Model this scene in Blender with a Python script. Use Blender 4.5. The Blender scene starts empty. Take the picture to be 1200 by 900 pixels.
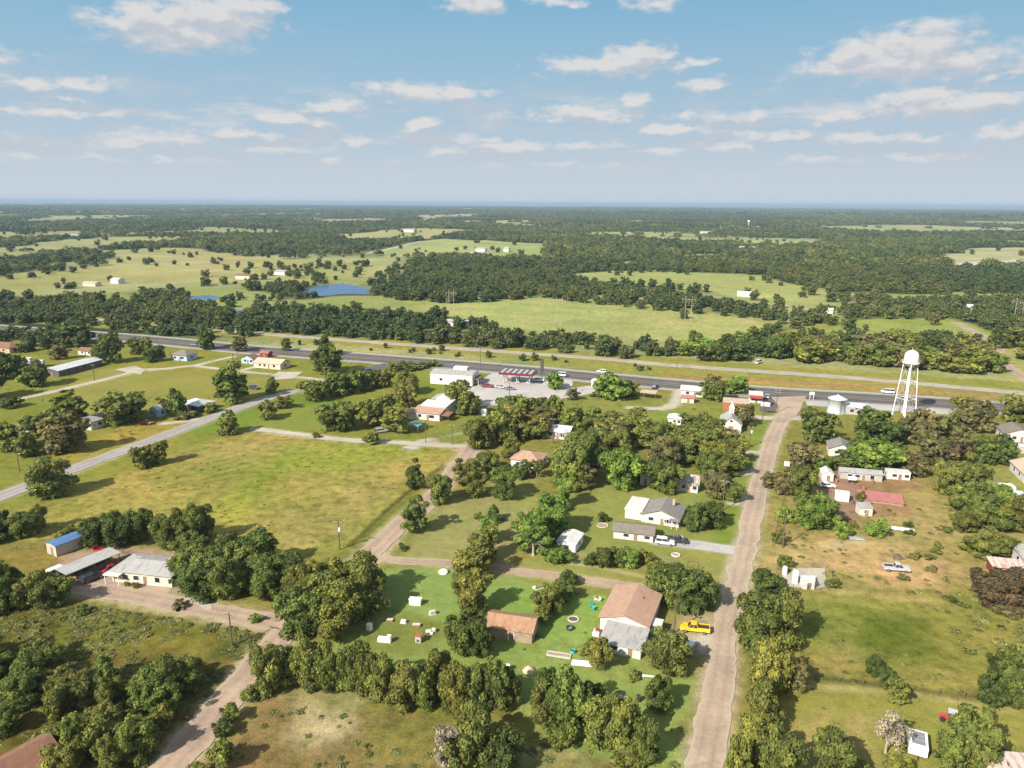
import bpy, bmesh, math, random
import numpy as np
from mathutils import Vector, Matrix

R = math.radians
SC = bpy.context.scene
COL = SC.collection

# ------------------------------------------------------------------ camera
CAM_H, FOC, HORIZON = 80.0, 860.0, 238.0
PITCH = math.atan((450 - HORIZON) / FOC)
ROLL = math.atan(7 / 1200)
cd = bpy.data.cameras.new('camera')
cam = bpy.data.objects.new('camera', cd)
COL.objects.link(cam)
cam.matrix_world = Matrix.Translation((0, 0, CAM_H)) @ Matrix.Rotation(math.pi / 2 - PITCH, 4, 'X') @ Matrix.Rotation(ROLL, 4, 'Z')
cd.sensor_width = 36.0
cd.lens = 36.0 * FOC / 1200.0
cd.clip_start, cd.clip_end = 1.0, 120000.0
SC.camera = cam

# ------------------------------------------------------------------ exposure and sampling
SC.render.engine = 'CYCLES'
SC.view_settings.view_transform = 'Standard'
SC.view_settings.look = 'None'
SC.view_settings.exposure = 0.80
SC.view_settings.gamma = 1.0
SC.cycles.max_bounces = 5
SC.cycles.diffuse_bounces = 1
SC.cycles.glossy_bounces = 2
SC.cycles.transmission_bounces = 2
SC.cycles.volume_bounces = 0
SC.cycles.use_denoising = True
try:
    SC.cycles.denoiser = 'OPENIMAGEDENOISE'
    SC.cycles.denoising_prefilter = 'ACCURATE'
except Exception:
    pass

# ------------------------------------------------------------------ sun
SUN_EL = R(37.0)
SUN_DIR = Vector((-0.707 * math.cos(SUN_EL), -0.707 * math.cos(SUN_EL), math.sin(SUN_EL))).normalized()
sd = bpy.data.lights.new('sun', 'SUN')
sd.energy = 5.0
sd.angle = R(0.5)
sd.color = (1.0, 0.92, 0.79)
sun = bpy.data.objects.new('sun', sd)
COL.objects.link(sun)
sun.rotation_euler = SUN_DIR.to_track_quat('Z', 'Y').to_euler()
sun.location = (0, 0, 300)


def pix_dir(u, v):
    a, b = u - 600.0, v - 450.0
    c, s = math.cos(ROLL), math.sin(ROLL)
    a, b = a * c + b * s, -a * s + b * c
    return (a, FOC * math.cos(PITCH) - b * math.sin(PITCH), -FOC * math.sin(PITCH) - b * math.cos(PITCH))


def G(u, v):
    """where the sight line through a point of the photo meets the ground"""
    dx, dy, dz = pix_dir(u, v)
    t = -CAM_H / dz
    return (dx * t, dy * t)


def ppm(v):
    return math.cos(PITCH) * (v - HORIZON) / CAM_H


# ------------------------------------------------------------------ sky
def build_world():
    w = bpy.data.worlds.new('World')
    SC.world = w
    w.use_nodes = True
    nt = w.node_tree
    nt.nodes.clear()
    N, L = nt.nodes.new, nt.links.new
    sky = N('ShaderNodeTexSky')
    sky.sky_type = 'NISHITA'
    sky.sun_disc = False
    sky.sun_elevation = SUN_EL
    sky.sun_rotation = math.atan2(SUN_DIR.x, SUN_DIR.y)
    sky.altitude = 100
    sky.air_density = 1.0
    sky.dust_density = 1.6
    sky.ozone_density = 1.6
    clouds = [(205, 34, 82, 24, 1.05), (250, 20, 70, 22, 1), (185, 20, 50, 18, 1), (285, 9, 46, 13, .9), (555, 4, 40, 12, 1), (650, 2, 55, 7, .55), (770, 4, 52, 11, .75),
              (720, 76, 88, 14, 1), (745, 66, 52, 14, 1), (820, 72, 40, 7, .5), (826, 101, 33, 11, .85), (1060, 72, 108, 20, 1.05), (1075, 54, 58, 22, 1.05), (1010, 66, 48, 18, 1),
              (1130, 70, 45, 18, 1), (1105, 124, 90, 15, 1), (1080, 116, 48, 13, 1.0), (1140, 117, 40, 11, .9), (1170, 90, 32, 8, .6), (690, 134, 92, 13, .75), (745, 119, 26, 11, .9), (665, 130, 50, 10, .7),
              (785, 152, 48, 10, .9), (883, 136, 23, 9, .9), (838, 138, 18, 6, .55), (803, 133, 20, 8, .55), (970, 138, 46, 10, .8), (920, 161, 62, 9, .62), (1000, 163, 60, 9, .7), (1080, 161, 60, 9, .62),
              (1180, 156, 50, 12, .72), (600, 173, 46, 8, .9), (520, 178, 26, 6, .75), (497, 146, 22, 9, .95), (490, 108, 76, 13, .85), (540, 110, 45, 9, .8), (400, 126, 55, 12, .72), (345, 139, 60, 12, .78),
              (275, 156, 72, 10, .68), (205, 163, 55, 10, .85), (150, 170, 34, 7, .85), (35, 101, 30, 8, .9), (100, 98, 26, 9, .85), (70, 114, 45, 6, .5), (15, 131, 30, 8, .75), (75, 132, 34, 7, .85), (130, 134, 16, 6, .55),
              (25, 185, 16, 5, .8), (330, 176, 60, 6, .5), (415, 165, 26, 6, .8), (680, 171, 85, 7, .55), (860, 173, 50, 7, .75), (770, 177, 50, 6, .6), (570, 162, 40, 6, .6), (955, 186, 60, 5, .55), (1060, 185, 60, 5, .5), (390, 188, 50, 5, .5), (640, 193, 80, 5, .4), (200, 186, 60, 4, .4), (120, 186, 45, 4, .4),
              (-90, 60, 80, 20, 1), (-220, 90, 120, 18, .9), (-160, 140, 120, 12, .8), (1310, 60, 90, 22, 1), (1420, 130, 110, 16, 1), (1290, 160, 60, 10, .8), (400, -60, 110, 22, 1), (860, -90, 140, 26, 1), (130, -120, 120, 28, 1), (1180, -140, 160, 30, 1)]
    g = bpy.data.node_groups.new('cloud_field', 'ShaderNodeTree')
    g.interface.new_socket('P', in_out='INPUT', socket_type='NodeSocketVector')
    g.interface.new_socket('D', in_out='OUTPUT', socket_type='NodeSocketFloat')
    gn, gl = g.nodes.new, g.links.new
    gi, go = gn('NodeGroupInput'), gn('NodeGroupOutput')

    def noise(scale, detail, rough, vec, dim='2D'):
        n = gn('ShaderNodeTexNoise')
        n.noise_dimensions = dim
        n.inputs['Scale'].default_value = scale
        n.inputs['Detail'].default_value = detail
        n.inputs['Roughness'].default_value = rough
        gl(vec, n.inputs['Vector'])
        return n
    st = gn('ShaderNodeVectorMath'); st.operation = 'MULTIPLY'
    st.inputs[1].default_value = (1.0, 2.1, 1.0)
    gl(gi.outputs[0], st.inputs[0])
    wn = noise(0.42, 3, .55, st.outputs[0])
    wsub = gn('ShaderNodeVectorMath'); wsub.operation = 'SUBTRACT'; wsub.inputs[1].default_value = (.5, .5, .5)
    gl(wn.outputs['Color'], wsub.inputs[0])
    wm = gn('ShaderNodeVectorMath'); wm.operation = 'MULTIPLY_ADD'
    wm.inputs[1].default_value = (2.6, 1.0, 0)
    gl(wsub.outputs[0], wm.inputs[0]); gl(gi.outputs[0], wm.inputs[2])
    last = None
    for (u, v, ru, rv, st_) in clouds:
        d = pix_dir(u, v)
        az, el = math.degrees(math.atan2(d[0], d[1])), math.degrees(math.atan2(d[2], math.hypot(d[0], d[1])))
        ku = math.degrees(1 / FOC) / max(.6, math.cos(R(el)))
        ra, re = ru * ku * 1.12, rv * math.degrees(1 / FOC) * 1.2
        m = gn('ShaderNodeVectorMath'); m.operation = 'MULTIPLY_ADD'
        m.inputs[1].default_value = (1 / ra, 1 / re, 0)
        m.inputs[2].default_value = (-az / ra, -el / re, 0)
        gl(wm.outputs[0], m.inputs[0])
        ln = gn('ShaderNodeVectorMath'); ln.operation = 'LENGTH'
        gl(m.outputs[0], ln.inputs[0])
        ad = gn('ShaderNodeMath'); ad.operation = 'SUBTRACT'
        ad.inputs[0].default_value = .30 + st_ * .68
        gl(ln.outputs['Value'], ad.inputs[1])
        if last is None:
            last = ad.outputs[0]
        else:
            mx = gn('ShaderNodeMath'); mx.operation = 'MAXIMUM'
            gl(last, mx.inputs[0]); gl(ad.outputs[0], mx.inputs[1])
            last = mx.outputs[0]
    n1 = noise(0.62, 8, .58, st.outputs[0])
    n1m = gn('ShaderNodeMath'); n1m.operation = 'MULTIPLY_ADD'
    n1m.inputs[1].default_value = 1.25; n1m.inputs[2].default_value = -.66
    gl(n1.outputs[0], n1m.inputs[0])
    cl = gn('ShaderNodeMath'); cl.operation = 'MAXIMUM'; cl.inputs[1].default_value = -1.2
    gl(last, cl.inputs[0])
    sm = gn('ShaderNodeMath'); sm.operation = 'ADD'
    gl(cl.outputs[0], sm.inputs[0]); gl(n1m.outputs[0], sm.inputs[1])
    gl(sm.outputs[0], go.inputs[0])

    tc = N('ShaderNodeTexCoord')
    sep = N('ShaderNodeSeparateXYZ')
    L(tc.outputs['Generated'], sep.inputs[0])

    def M(op, a, b=None, c=None):
        m = N('ShaderNodeMath'); m.operation = op
        for i, x in enumerate((a, b, c)):
            if x is None:
                continue
            if isinstance(x, (int, float)):
                m.inputs[i].default_value = x
            else:
                L(x, m.inputs[i])
        return m.outputs[0]
    az = M('MULTIPLY', M('ARCTAN2', sep.outputs[0], sep.outputs[1]), 180 / math.pi)
    el = M('MULTIPLY', M('ARCSINE', sep.outputs[2]), 180 / math.pi)
    cmb = N('ShaderNodeCombineXYZ')
    L(az, cmb.inputs[0]); L(el, cmb.inputs[1])
    dens = []
    for off in ((0, 0, 0), (-0.35, .62, 0)):
        a = N('ShaderNodeVectorMath'); a.operation = 'ADD'; a.inputs[1].default_value = off
        L(cmb.outputs[0], a.inputs[0])
        gg = N('ShaderNodeGroup'); gg.node_tree = g
        L(a.outputs[0], gg.inputs[0])
        dens.append(gg.outputs[0])

    def ramp(x, lo, hi):
        mr = N('ShaderNodeMapRange'); mr.interpolation_type = 'SMOOTHSTEP'
        mr.inputs['From Min'].default_value = lo; mr.inputs['From Max'].default_value = hi
        L(x, mr.inputs['Value'])
        return mr.outputs['Result']
    cover = ramp(dens[0], -.04, 0.6)
    lit = ramp(M('SUBTRACT', dens[0], dens[1]), -0.25, 0.42)
    # sun-facing tops are warm white, undersides grey
    mixc = N('ShaderNodeMix'); mixc.data_type = 'RGBA'
    mixc.inputs[6].default_value = (3.75, 3.9, 4.25, 1)
    mixc.inputs[7].default_value = (5.15, 5.0, 4.9, 1)
    L(lit, mixc.inputs[0])
    # pale whitish air low over the horizon
    tint = N('ShaderNodeMix'); tint.data_type = 'RGBA'; tint.blend_type = 'MULTIPLY'
    tint.inputs[0].default_value = 1.0
    tint.inputs[7].default_value = (1.10, 1.12, 0.98, 1)
    L(sky.outputs[0], tint.inputs[6])
    band = N('ShaderNodeValToRGB')
    be = band.color_ramp.elements
    for k, (p_, c_) in enumerate(((0.0, (4.0, 4.5, 4.95)), (.10, (3.65, 4.2, 4.75)), (.22, (2.85, 3.8, 4.6)), (.36, (2.2, 3.5, 4.55)), (.54, (1.48, 3.05, 4.4)), (1.0, (.9, 2.1, 3.8)))):
        e_ = be[k] if k < 2 and k == 0 else be.new(p_)
        e_.position = p_; e_.color = tuple(x / 10 for x in c_) + (1,)
    be.remove(be[-1])
    L(M('DIVIDE', el, 26.0), band.inputs[0])
    b10 = N('ShaderNodeVectorMath'); b10.operation = 'SCALE'; b10.inputs['Scale'].default_value = 10.0
    L(band.outputs[0], b10.inputs[0])
    lown = N('ShaderNodeMix'); lown.data_type = 'RGBA'
    L(ramp(el, 50.0, 18.0), lown.inputs[0])
    L(tint.outputs[2], lown.inputs[6]); L(b10.outputs[0], lown.inputs[7])
    wv = N('ShaderNodeVectorMath'); wv.operation = 'MULTIPLY'; wv.inputs[1].default_value = (.16, .75, 1)
    L(cmb.outputs[0], wv.inputs[0])
    wn2 = N('ShaderNodeTexNoise'); wn2.noise_dimensions = '2D'
    wn2.inputs['Scale'].default_value = 1.0; wn2.inputs['Detail'].default_value = 6; wn2.inputs['Roughness'].default_value = .6
    L(wv.outputs[0], wn2.inputs['Vector'])
    wisp = M('MULTIPLY', ramp(wn2.outputs[0], .44, .66), M('MULTIPLY', ramp(el, 1.0, 3.5), ramp(el, 9.5, 5.5)))
    cov2 = M('MAXIMUM', M('MULTIPLY', cover, .88), M('MULTIPLY', wisp, .62))
    fade = M('MULTIPLY', cov2, ramp(el, -1.5, 5.5))
    fin = N('ShaderNodeMix'); fin.data_type = 'RGBA'
    L(fade, fin.inputs[0]); L(lown.outputs[2], fin.inputs[6]); L(mixc.outputs[2], fin.inputs[7])
    bg = N('ShaderNodeBackground')
    bg.inputs['Strength'].default_value = 0.085
    L(fin.outputs[2], bg.inputs['Color'])
    out = N('ShaderNodeOutputWorld')
    L(bg.outputs[0], out.inputs['Surface'])


build_world()


# ------------------------------------------------------------------ helpers
def s2l(c, k=1.0):
    o = []
    for i, x in enumerate(c):
        x = x / 255.0
        o.append((x / 12.92 if x <= .04045 else ((x + .055) / 1.055) ** 2.4) * (k if isinstance(k, float) else k[i]))
    return tuple(o)


def tag(o, label=None, cat=None, group=None, kind=None):
    if label: o['label'] = label
    if cat: o['category'] = cat
    if group: o['group'] = group
    if kind: o['kind'] = kind
    return o


def link(o, parent=None):
    COL.objects.link(o)
    if parent is not None:
        o.parent = parent
    return o


def empty(name, loc, yaw=0.0, label=None, cat=None, group=None):
    o = bpy.data.objects.new(name, None)
    o.empty_display_size = .5
    COL.objects.link(o)
    o.location = loc
    o.rotation_euler = (0, 0, yaw)
    return tag(o, label, cat, group)


def copy_tree(o, parent=None):
    c = o.copy()
    COL.objects.link(c)
    if parent is not None:
        c.parent = parent
    for ch in list(o.children):
        copy_tree(ch, c)
    return c


class MB:
    """collects shapes for ONE mesh"""
    def __init__(s):
        s.v, s.f, s.sm = [], [], []

    def add(s, verts, faces, smooth=False):
        b = len(s.v)
        s.v += [tuple(p) for p in verts]
        for f in faces:
            s.f.append(tuple(i + b for i in f)); s.sm.append(smooth)
        return s

    def box(s, x0, x1, y0, y1, z0, z1):
        return s.add([(x0, y0, z0), (x1, y0, z0), (x1, y1, z0), (x0, y1, z0), (x0, y0, z1), (x1, y0, z1), (x1, y1, z1), (x0, y1, z1)],
                     [(0, 3, 2, 1), (4, 5, 6, 7), (0, 1, 5, 4), (1, 2, 6, 5), (2, 3, 7, 6), (3, 0, 4, 7)])

    def prism(s, prof, y0, y1, axis='y'):
        """profile of (a, z) pairs pushed along an axis"""
        n = len(prof)
        if axis == 'y':
            vs = [(a, y0, z) for a, z in prof] + [(a, y1, z) for a, z in prof]
        else:
            vs = [(y0, a, z) for a, z in prof] + [(y1, a, z) for a, z in prof]
        fs = [tuple(range(n)), tuple(range(2 * n - 1, n - 1, -1))]
        for i in range(n):
            j = (i + 1) % n
            fs.append((i, i + n, j + n, j))
        return s.add(vs, fs)

    def tube(s, p0, p1, r0, r1=None, n=8, smooth=True, cap=True):
        r1 = r0 if r1 is None else r1
        p0, p1 = Vector(p0), Vector(p1)
        d = (p1 - p0).normalized()
        a = d.orthogonal().normalized(); b = d.cross(a)
        vs = []
        for p, r in ((p0, r0), (p1, r1)):
            for i in range(n):
                t = 2 * math.pi * i / n
                vs.append(p + (a * math.cos(t) + b * math.sin(t)) * r)
        fs = [(i, (i + 1) % n, n + (i + 1) % n, n + i) for i in range(n)]
        s.add(vs, fs, smooth)
        if cap:
            s.add(vs[:n], [tuple(range(n - 1, -1, -1))]); s.add(vs[n:], [tuple(range(n))])
        return s

    def lathe(s, prof, c=(0, 0, 0), n=24, smooth=True):
        vs, fs = [], []
        for r, z in prof:
            for i in range(n):
                t = 2 * math.pi * i / n
                vs.append((c[0] + r * math.cos(t), c[1] + r * math.sin(t), c[2] + z))
        for k in range(len(prof) - 1):
            for i in range(n):
                j = (i + 1) % n
                fs.append((k * n + i, k * n + j, (k + 1) * n + j, (k + 1) * n + i))
        return s.add(vs, fs, smooth)

    def build(s, name, mat, parent=None, loc=None, yaw=0, bevel=0):
        me = bpy.data.meshes.new(name)
        me.from_pydata(s.v, [], s.f)
        me.polygons.foreach_set('use_smooth', s.sm)
        me.validate(); me.update()
        bm = bmesh.new(); bm.from_mesh(me)
        bmesh.ops.recalc_face_normals(bm, faces=bm.faces)
        if bevel:
            bmesh.ops.remove_doubles(bm, verts=bm.verts, dist=1e-4)
            bmesh.ops.bevel(bm, geom=list(bm.edges), offset=bevel, segments=1, affect='EDGES', clamp_overlap=True)
        bm.to_mesh(me); bm.free()
        me.materials.append(mat)
        o = bpy.data.objects.new(name, me)
        link(o, parent)
        if loc is not None: o.location = loc
        o.rotation_euler = (0, 0, yaw)
        return o


def np_mesh(name, verts, quads, mat, attrs=(), smooth=False):
    me = bpy.data.meshes.new(name)
    nv, nf = len(verts), len(quads)
    k = quads.shape[1]
    me.vertices.add(nv); me.vertices.foreach_set('co', np.ascontiguousarray(verts, np.float32).ravel())
    me.loops.add(nf * k); me.loops.foreach_set('vertex_index', np.ascontiguousarray(quads, np.int32).ravel())
    me.polygons.add(nf); me.polygons.foreach_set('loop_start', np.arange(0, nf * k, k, dtype=np.int32))
    if smooth:
        me.polygons.foreach_set('use_smooth', np.ones(nf, bool))
    for (an, ty, dom, data) in attrs:
        a = me.attributes.new(an, ty, dom)
        key = {'FLOAT': 'value', 'INT': 'value', 'FLOAT_VECTOR': 'vector', 'FLOAT_COLOR': 'color'}[ty]
        a.data.foreach_set(key, np.ascontiguousarray(data, np.int32 if ty == 'INT' else np.float32).ravel())
    me.update(calc_edges=True); me.validate()
    if mat: me.materials.append(mat)
    return me


def hash2(ix, iy, seed):
    h = (ix.astype(np.int64) * 374761393 + iy.astype(np.int64) * 668265263 + seed * 974711) & 0x7fffffff
    h = ((h ^ (h >> 13)) * 1274126177) & 0x7fffffff
    h = h ^ (h >> 16)
    return (h & 0xffff) / 65535.0


def vnoise(x, y, scale, seed=0):
    x = np.asarray(x, float) / scale; y = np.asarray(y, float) / scale
    ix, iy = np.floor(x), np.floor(y)
    fx, fy = x - ix, y - iy
    fx, fy = fx * fx * (3 - 2 * fx), fy * fy * (3 - 2 * fy)
    a, b = hash2(ix, iy, seed), hash2(ix + 1, iy, seed)
    c, d = hash2(ix, iy + 1, seed), hash2(ix + 1, iy + 1, seed)
    return (a * (1 - fx) + b * fx) * (1 - fy) + (c * (1 - fx) + d * fx) * fy


def fbm(x, y, scale, seed=0, octs=4):
    t, a, n = 0, 1, 0
    for o in range(octs):
        t = t + a * vnoise(x, y, scale / 2 ** o, seed + o * 17); n += a; a *= .5
    return t / n


def terrain(x, y):
    r = np.hypot(x, y)
    k = np.clip((r - 2500) / 7000, 0, 1); k = k * k * (3 - 2 * k)
    return k * 26 * (fbm(x, y, 2600, 5, 3) - .35)


def poly_sd(x, y, poly):
    """signed distance, positive inside"""
    p = np.asarray(poly, float)
    n = len(p)
    d = np.full(x.shape, 1e18); inside = np.zeros(x.shape, bool)
    for i in range(n):
        ax, ay = p[i]; bx, by = p[(i + 1) % n]
        ex, ey = bx - ax, by - ay
        wx, wy = x - ax, y - ay
        t = np.clip((wx * ex + wy * ey) / max(ex * ex + ey * ey, 1e-9), 0, 1)
        d = np.minimum(d, (wx - ex * t) ** 2 + (wy - ey * t) ** 2)
        c = ((ay <= y) & (by > y)) | ((by <= y) & (ay > y))
        with np.errstate(divide='ignore', invalid='ignore'):
            xi = ax + (y - ay) * ex / (ey if ey != 0 else 1e-12)
        inside ^= c & (x < xi)
    d = np.sqrt(d)
    return np.where(inside, d, -d)


def line_d(x, y, pts):
    d = np.full(x.shape, 1e18)
    for (ax, ay), (bx, by) in zip(pts[:-1], pts[1:]):
        ex, ey = bx - ax, by - ay
        t = np.clip(((x - ax) * ex + (y - ay) * ey) / (ex * ex + ey * ey + 1e-9), 0, 1)
        d = np.minimum(d, (x - ax - ex * t) ** 2 + (y - ay - ey * t) ** 2)
    return np.sqrt(d)


def GP(pts):
    return [G(u, v) for u, v in pts]
# ------------------------------------------------------------------ materials
MATS = {}


def newmat(name):
    m = bpy.data.materials.new(name)
    m.use_nodes = True
    nt = m.node_tree
    b = nt.nodes['Principled BSDF']
    b.inputs['Specular IOR Level'].default_value = 0.25
    return m, nt, b


def noise_node(nt, scale, detail=4, rough=.6, coord='Object', stretch=None, dist=0):
    tc = nt.nodes.new('ShaderNodeTexCoord')
    n = nt.nodes.new('ShaderNodeTexNoise')
    n.inputs['Scale'].default_value = scale
    n.inputs['Detail'].default_value = detail
    n.inputs['Roughness'].default_value = rough
    n.inputs['Distortion'].default_value = dist
    src = tc.outputs[coord]
    if stretch:
        mp = nt.nodes.new('ShaderNodeMapping')
        mp.inputs['Scale'].default_value = stretch
        nt.links.new(src, mp.inputs[0]); src = mp.outputs[0]
    nt.links.new(src, n.inputs['Vector'])
    return n


def ramp_node(nt, src, stops):
    r = nt.nodes.new('ShaderNodeValToRGB')
    el = r.color_ramp.elements
    while len(el) < len(stops):
        el.new(.5)
    for e, (p, c) in zip(el, stops):
        e.position = p; e.color = (*c[:3], 1)
    nt.links.new(src, r.inputs[0])
    return r


def mixn(nt, a, b, fac, mode='MIX'):
    m = nt.nodes.new('ShaderNodeMix'); m.data_type = 'RGBA'; m.blend_type = mode
    for i, x in ((0, fac), (6, a), (7, b)):
        if isinstance(x, (int, float)): m.inputs[i].default_value = x
        elif isinstance(x, tuple): m.inputs[i].default_value = (*x[:3], 1)
        else: nt.links.new(x, m.inputs[i])
    return m.outputs[2]


def weathered(name, col, var=.18, rough=.8, scale=.6, metal=0, stain=None, corr=None, spec=.25, bump=0.0, plank=None):
    """painted / metal / wood surface with wear; corr = ribs per metre along local x or y"""
    if name in MATS: return MATS[name]
    m, nt, b = newmat(name)
    n1 = noise_node(nt, scale, 6, .65)
    lo = tuple(c * (1 - var) for c in col); hi = tuple(min(1, c * (1 + var)) for c in col)
    c = ramp_node(nt, n1.outputs[0], [(.3, lo), (.7, hi)]).outputs[0]
    n2 = noise_node(nt, scale * 9, 3, .7)
    c = mixn(nt, c, ramp_node(nt, n2.outputs[0], [(.3, (.78, .78, .78)), (.7, (1.15, 1.15, 1.15))]).outputs[0], .7, 'MULTIPLY')
    if stain:
        n3 = noise_node(nt, scale * 1.7, 5, .7, stretch=(1, .25, 1))
        r3 = ramp_node(nt, n3.outputs[0], [(.52, (0, 0, 0)), (.66, (1, 1, 1))])
        c = mixn(nt, c, stain, r3.outputs[0])
    if corr or plank:
        axis, freq = corr or plank
        tc = nt.nodes.new('ShaderNodeTexCoord')
        w = nt.nodes.new('ShaderNodeTexWave')
        w.wave_type = 'BANDS'; w.bands_direction = axis
        w.inputs['Scale'].default_value = freq
        w.inputs['Distortion'].default_value = .15
        nt.links.new(tc.outputs['Object'], w.inputs['Vector'])
        c = mixn(nt, c, ramp_node(nt, w.outputs[0], [(0.0, (.72, .72, .72)), (.35, (1.05, 1.05, 1.05))]).outputs[0], .75, 'MULTIPLY')
        bp = nt.nodes.new('ShaderNodeBump'); bp.inputs['Strength'].default_value = .5; bp.inputs['Distance'].default_value = .05
        nt.links.new(w.outputs[0], bp.inputs['Height']); nt.links.new(bp.outputs[0], b.inputs['Normal'])
    nt.links.new(c, b.inputs['Base Color'])
    b.inputs['Roughness'].default_value = rough
    b.inputs['Metallic'].default_value = metal
    b.inputs['Specular IOR Level'].default_value = spec
    MATS[name] = m
    return m


def plain(name, col, rough=.5, metal=0, spec=.4, coat=0):
    if name in MATS: return MATS[name]
    m, nt, b = newmat(name)
    n = noise_node(nt, 1.3, 4, .6)
    c = ramp_node(nt, n.outputs[0], [(.3, tuple(x * .85 for x in col)), (.7, tuple(min(1, x * 1.1) for x in col))]).outputs[0]
    nt.links.new(c, b.inputs['Base Color'])
    b.inputs['Roughness'].default_value = rough; b.inputs['Metallic'].default_value = metal
    b.inputs['Specular IOR Level'].default_value = spec
    b.inputs['Coat Weight'].default_value = coat
    MATS[name] = m
    return m


def leaf_mat(name, base=None, dens=1.0):
    """crowns take their species colour from the object's own colour"""
    m, nt, b = newmat(name)
    oi = nt.nodes.new('ShaderNodeObjectInfo')
    src = oi.outputs['Color']
    if base is not None:
        r = ramp_node(nt, oi.outputs['Random'], base)
        src = r.outputs[0]
        ge = nt.nodes.new('ShaderNodeNewGeometry')
        for sc_, lo_, hi_ in ((.0045, (.70, .80, .84), (1.28, 1.16, .98)), (.0007, (.80, .86, .92), (1.18, 1.12, 1.0))):
            nn = nt.nodes.new('ShaderNodeTexNoise'); nn.inputs['Scale'].default_value = sc_; nn.inputs['Detail'].default_value = 3
            nt.links.new(ge.outputs['Position'], nn.inputs['Vector'])
            src = mixn(nt, src, ramp_node(nt, nn.outputs[0], [(.36, lo_), (.64, hi_)]).outputs[0], 1.0, 'MULTIPLY')
    at = nt.nodes.new('ShaderNodeAttribute'); at.attribute_name = 'lv'
    c = mixn(nt, src, ramp_node(nt, at.outputs['Fac'], [(0, (.42, .48, .42)), (.5, (1, 1, 1)), (1, (1.85, 1.78, 1.4))]).outputs[0], 1.0, 'MULTIPLY')  # wide leaf tone spread also paints sunlit specks and crown shade into the colour
    n = noise_node(nt, .35, 3, .6)
    c = mixn(nt, c, ramp_node(nt, n.outputs[0], [(.35, (.72, .82, .8)), (.65, (1.14, 1.12, 1.0))]).outputs[0], 1.0, 'MULTIPLY')
    nt.links.new(c, b.inputs['Base Color'])
    b.inputs['Roughness'].default_value = .7
    b.inputs['Specular IOR Level'].default_value = .18
    tr = nt.nodes.new('ShaderNodeBsdfTranslucent')
    nt.links.new(c, tr.inputs['Color'])
    ms = nt.nodes.new('ShaderNodeMixShader'); ms.inputs[0].default_value = .32
    out = nt.nodes['Material Output']
    nt.links.new(b.outputs[0], ms.inputs[1]); nt.links.new(tr.outputs[0], ms.inputs[2])
    nt.links.new(ms.outputs[0], out.inputs['Surface'])
    return m


def ground_mat():
    m, nt, b = newmat('turf_and_soil')
    at = nt.nodes.new('ShaderNodeAttribute'); at.attribute_name = 'ground_col'
    rg = nt.nodes.new('ShaderNodeAttribute'); rg.attribute_name = 'rough_grass'
    c = at.outputs['Color']
    n1 = noise_node(nt, .045, 5, .62, dist=.6)
    c = mixn(nt, c, ramp_node(nt, n1.outputs[0], [(.3, (.84, .88, .80)), (.5, (1, 1, 1)), (.7, (1.14, 1.08, 1.06))]).outputs[0], .9, 'MULTIPLY')
    n2 = noise_node(nt, .35, 6, .72)
    d = ramp_node(nt, n2.outputs[0], [(.32, (.52, .56, .44)), (.5, (1, 1, 1)), (.68, (1.42, 1.34, 1.24))]).outputs[0]
    c2 = mixn(nt, c, d, 1.0, 'MULTIPLY')
    c = mixn(nt, c, c2, rg.outputs['Fac'])
    n3 = noise_node(nt, 2.4, 4, .7)
    e = ramp_node(nt, n3.outputs[0], [(.3, (.58, .62, .52)), (.7, (1.4, 1.36, 1.28))]).outputs[0]
    c3 = mixn(nt, c, e, .75, 'MULTIPLY')
    c = mixn(nt, mixn(nt, c, e, .3, 'MULTIPLY'), c3, rg.outputs['Fac'])
    nt.links.new(c, b.inputs['Base Color'])
    b.inputs['Roughness'].default_value = .95
    b.inputs['Specular IOR Level'].default_value = .05
    bp = nt.nodes.new('ShaderNodeBump'); bp.inputs['Strength'].default_value = .55; bp.inputs['Distance'].default_value = .5
    nt.links.new(n2.outputs[0], bp.inputs['Height']); nt.links.new(bp.outputs[0], b.inputs['Normal'])
    return m


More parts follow.
